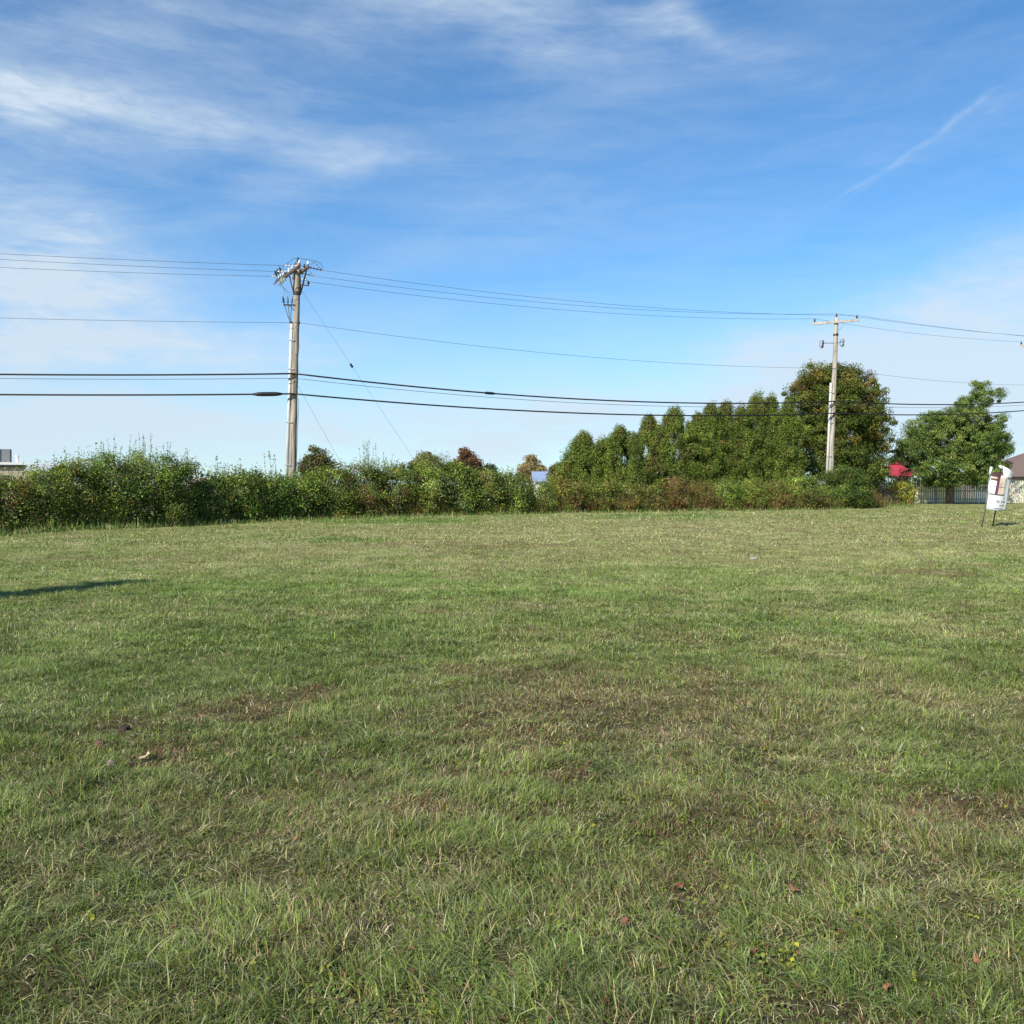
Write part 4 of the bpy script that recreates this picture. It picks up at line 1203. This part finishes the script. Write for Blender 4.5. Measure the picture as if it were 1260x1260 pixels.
# ------------------------------------------------------------------ light and sky
SUN_EL, SUN_AZ = 37.0, 216.0     # degrees, azimuth clockwise from +Y
sd = Vector((math.sin(R(SUN_AZ)) * math.cos(R(SUN_EL)), math.cos(R(SUN_AZ)) * math.cos(R(SUN_EL)), math.sin(R(SUN_EL))))
sl = bpy.data.lights.new('sun', 'SUN'); sl.energy = 5.0; sl.angle = R(.5); sl.color = (1, .93, .82)
so = bpy.data.objects.new('sun', sl); COL.objects.link(so); so.rotation_euler = (-sd).to_track_quat('-Z', 'Y').to_euler(); so.location = (-40, -40, 50)

wd = bpy.data.worlds.new('World'); S.world = wd; wd.use_nodes = True
nt = wd.node_tree; nt.nodes.clear(); L = nt.links.new
out = nd(nt, 'ShaderNodeOutputWorld'); bg = nd(nt, 'ShaderNodeBackground'); bg.inputs['Strength'].default_value = .09
sky = nd(nt, 'ShaderNodeTexSky'); sky.sky_type = 'NISHITA'; sky.sun_disc = False; sky.sun_elevation = R(SUN_EL); sky.sun_rotation = R(SUN_AZ)
sky.air_density = 1.0; sky.dust_density = .0; sky.ozone_density = 4.0; sky.altitude = 200


def math_(op, a, b=None, c=None, clamp=False):
    n = nd(nt, 'ShaderNodeMath'); n.operation = op; n.use_clamp = clamp
    for i, v in enumerate((a, b, c)):
        if v is None: continue
        if isinstance(v, (int, float)): n.inputs[i].default_value = v
        else: L(v, n.inputs[i])
    return n.outputs[0]


tc = nd(nt, 'ShaderNodeTexCoord'); sep = nd(nt, 'ShaderNodeSeparateXYZ'); L(tc.outputs['Generated'], sep.inputs[0])
az = math_('ARCTAN2', sep.outputs[0], sep.outputs[1]); el = math_('ARCSINE', sep.outputs[2])
cmb = nd(nt, 'ShaderNodeCombineXYZ'); L(az, cmb.inputs[0]); L(el, cmb.inputs[1])
AE = cmb.outputs[0]


def ae(px_, py_):
    a = math.atan((px_ - CX) / F); return a, math.atan((HOR - py_) / F * math.cos(a))


def noise(vec, scale, rot, sx, sy, detail=7, rough=.6, dist=.0, off=(0, 0, 0)):
    mp = nd(nt, 'ShaderNodeMapping'); mp.inputs['Rotation'].default_value = (0, 0, rot); mp.inputs['Scale'].default_value = (sx, sy, 1); mp.inputs['Location'].default_value = off
    L(vec, mp.inputs[0]); n = nd(nt, 'ShaderNodeTexNoise'); n.inputs['Scale'].default_value = scale; n.inputs['Detail'].default_value = detail; n.inputs['Roughness'].default_value = rough; n.inputs['Distortion'].default_value = dist
    L(mp.outputs[0], n.inputs['Vector']); return n.outputs['Fac']


# warp the mask coordinates so that cloud edges wander
wn = nd(nt, 'ShaderNodeTexNoise'); wn.inputs['Scale'].default_value = 5; wn.inputs['Detail'].default_value = 4; L(AE, wn.inputs['Vector'])
ws = nd(nt, 'ShaderNodeVectorMath'); ws.operation = 'SUBTRACT'; L(wn.outputs['Color'], ws.inputs[0]); ws.inputs[1].default_value = (.5, .5, .5)
w2 = nd(nt, 'ShaderNodeVectorMath'); w2.operation = 'SCALE'; L(ws.outputs[0], w2.inputs[0]); w2.inputs['Scale'].default_value = .13
wa = nd(nt, 'ShaderNodeVectorMath'); wa.operation = 'ADD'; L(AE, wa.inputs[0]); L(w2.outputs[0], wa.inputs[1])
AEW = wa.outputs[0]


def mask(px_, py_, rx, ry, rot, amt, vec=None, soft=.0):
    a, e = ae(px_, py_); mp = nd(nt, 'ShaderNodeMapping'); mp.vector_type = 'TEXTURE'
    mp.inputs['Location'].default_value = (a, e, 0); mp.inputs['Rotation'].default_value = (0, 0, R(rot)); mp.inputs['Scale'].default_value = (rx / F, ry / F, 1)
    L(vec or AEW, mp.inputs[0]); ln = nd(nt, 'ShaderNodeVectorMath'); ln.operation = 'LENGTH'; L(mp.outputs[0], ln.inputs[0])
    mr = nd(nt, 'ShaderNodeMapRange'); mr.interpolation_type = 'SMOOTHERSTEP'; mr.inputs['From Min'].default_value = 1; mr.inputs['From Max'].default_value = soft
    mr.inputs['To Min'].default_value = 0; mr.inputs['To Max'].default_value = amt; L(ln.outputs['Value'], mr.inputs['Value']); return mr.outputs[0]


def total(ms):
    t = ms[0]
    for m_ in ms[1:]: t = math_('ADD', t, m_)
    return t


streakA = noise(AE, 3.4, R(7), 1.0, 5.2, 11, .64, .7)
streakB = noise(AE, 5.5, R(-22), 1.0, 4.6, 11, .66, .9, (3, 1, 0))
fine = noise(AE, 26, R(-6), 1.0, 3.2, 8, .6, .4, (7, 2, 0))
big = total([
    mask(60, 150, 330, 85, -4, .55), mask(230, 160, 400, 62, -3, .26), mask(50, 120, 150, 60, -15, .35), mask(430, 196, 240, 30, 0, .12),
    mask(40, 320, 280, 130, -8, .72), mask(60, 358, 190, 34, 0, .45), mask(130, 425, 440, 52, 0, .7), mask(200, 412, 260, 26, 3, .30), mask(100, 515, 520, 80, 0, .55),
    mask(620, 30, 380, 85, -8, .42), mask(820, 28, 120, 28, -14, .42), mask(250, 60, 520, 120, 6, .30), mask(360, 235, 190, 50, 28, .26), mask(930, 60, 160, 50, -20, .15),
    mask(700, 210, 420, 160, 0, .10), mask(1180, 420, 360, 120, 6, .75), mask(1010, 460, 420, 70, 3, .5), mask(1200, 330, 220, 50, 14, .22), mask(1150, 520, 420, 80, 0, .6),
    mask(640, 520, 460, 70, 0, .5), mask(560, 300, 360, 60, 14, .10)])
tex = math_('ADD', math_('MULTIPLY', streakA, .55), math_('MULTIPLY', streakB, .45))
mr = nd(nt, 'ShaderNodeMapRange'); mr.inputs['From Min'].default_value = .33; mr.inputs['From Max'].default_value = .66; mr.inputs['To Min'].default_value = .36; mr.inputs['To Max'].default_value = 1.1; L(tex, mr.inputs['Value'])
fm = nd(nt, 'ShaderNodeMapRange'); fm.inputs['From Min'].default_value = .3; fm.inputs['From Max'].default_value = .7; fm.inputs['To Min'].default_value = .72; fm.inputs['To Max'].default_value = 1.25; L(fine, fm.inputs['Value'])
cl = math_('MULTIPLY', math_('MULTIPLY', big, mr.outputs[0]), fm.outputs[0])
# faint veil everywhere
veil = nd(nt, 'ShaderNodeMapRange'); veil.inputs['From Min'].default_value = .42; veil.inputs['From Max'].default_value = .75; veil.inputs['To Min'].default_value = 0; veil.inputs['To Max'].default_value = .22; L(tex, veil.inputs['Value'])
# pale band towards the horizon
hz = nd(nt, 'ShaderNodeMapRange'); hz.interpolation_type = 'SMOOTHSTEP'; hz.inputs['From Min'].default_value = .26; hz.inputs['From Max'].default_value = 0.0; hz.inputs['To Max'].default_value = .52; L(el, hz.inputs['Value'])
# vapour trail
tw = nd(nt, 'ShaderNodeTexNoise'); tw.inputs['Scale'].default_value = 34; tw.inputs['Detail'].default_value = 6; L(AE, tw.inputs['Vector'])
tv = nd(nt, 'ShaderNodeVectorMath'); tv.operation = 'SUBTRACT'; L(tw.outputs['Color'], tv.inputs[0]); tv.inputs[1].default_value = (.5, .5, .5)
tu = nd(nt, 'ShaderNodeVectorMath'); tu.operation = 'SCALE'; L(tv.outputs[0], tu.inputs[0]); tu.inputs['Scale'].default_value = .011
ta = nd(nt, 'ShaderNodeVectorMath'); ta.operation = 'ADD'; L(AE, ta.inputs[0]); L(tu.outputs[0], ta.inputs[1]); TR = ta.outputs[0]
ct = noise(AE, 60, R(31), .5, 1.3, 6, .7, .5)
trail = total([mask(1135, 178, 165, 5.5, 31, .14, TR), mask(1180, 146, 110, 12, 32, .09, TR), mask(1058, 228, 70, 4, 27, .14, TR), mask(1245, 112, 80, 16, 33, .12, TR)])
ctm = nd(nt, 'ShaderNodeMapRange'); ctm.inputs['From Min'].default_value = .35; ctm.inputs['From Max'].default_value = .62; ctm.inputs['To Min'].default_value = .15; ctm.inputs['To Max'].default_value = 1.1; L(ct, ctm.inputs['Value'])
trail = math_('MULTIPLY', trail, ctm.outputs[0])
cov = math_('ADD', math_('ADD', cl, veil.outputs[0]), math_('ADD', trail, hz.outputs[0]))
cov = math_('MULTIPLY', cov, 1.0, clamp=True); cov = math_('MINIMUM', cov, .9)
mix = nd(nt, 'ShaderNodeMix'); mix.data_type = 'RGBA'; L(cov, mix.inputs['Factor'])
hs = nd(nt, 'ShaderNodeVectorMath'); hs.operation = 'MULTIPLY'; hs.inputs[1].default_value = (.64, .98, 1.15); L(sky.outputs[0], hs.inputs[0])
L(hs.outputs[0], mix.inputs['A']); mix.inputs['B'].default_value = (4.75, 5.6, 6.4, 1)
L(mix.outputs['Result'], bg.inputs['Color']); L(bg.outputs[0], out.inputs[0])

# ------------------------------------------------------------------ camera
cam = bpy.data.cameras.new('camera'); co = bpy.data.objects.new('camera', cam); COL.objects.link(co)
cam.sensor_width = 36; cam.lens = 36 * F / 1260; cam.clip_end = 6000; cam.clip_start = .05
pitch = math.atan((630 - HOR) / F)
co.location = (0, 0, EYE); co.rotation_euler = (math.pi / 2 - pitch, 0, 0)
S.camera = co
S.view_settings.view_transform = 'Standard'; S.view_settings.look = 'None'; S.view_settings.gamma = 1; S.view_settings.exposure = .66
S.render.resolution_x = S.render.resolution_y = 1024
S.cycles.max_bounces = 6; S.cycles.diffuse_bounces = 3; S.cycles.transmission_bounces = 3
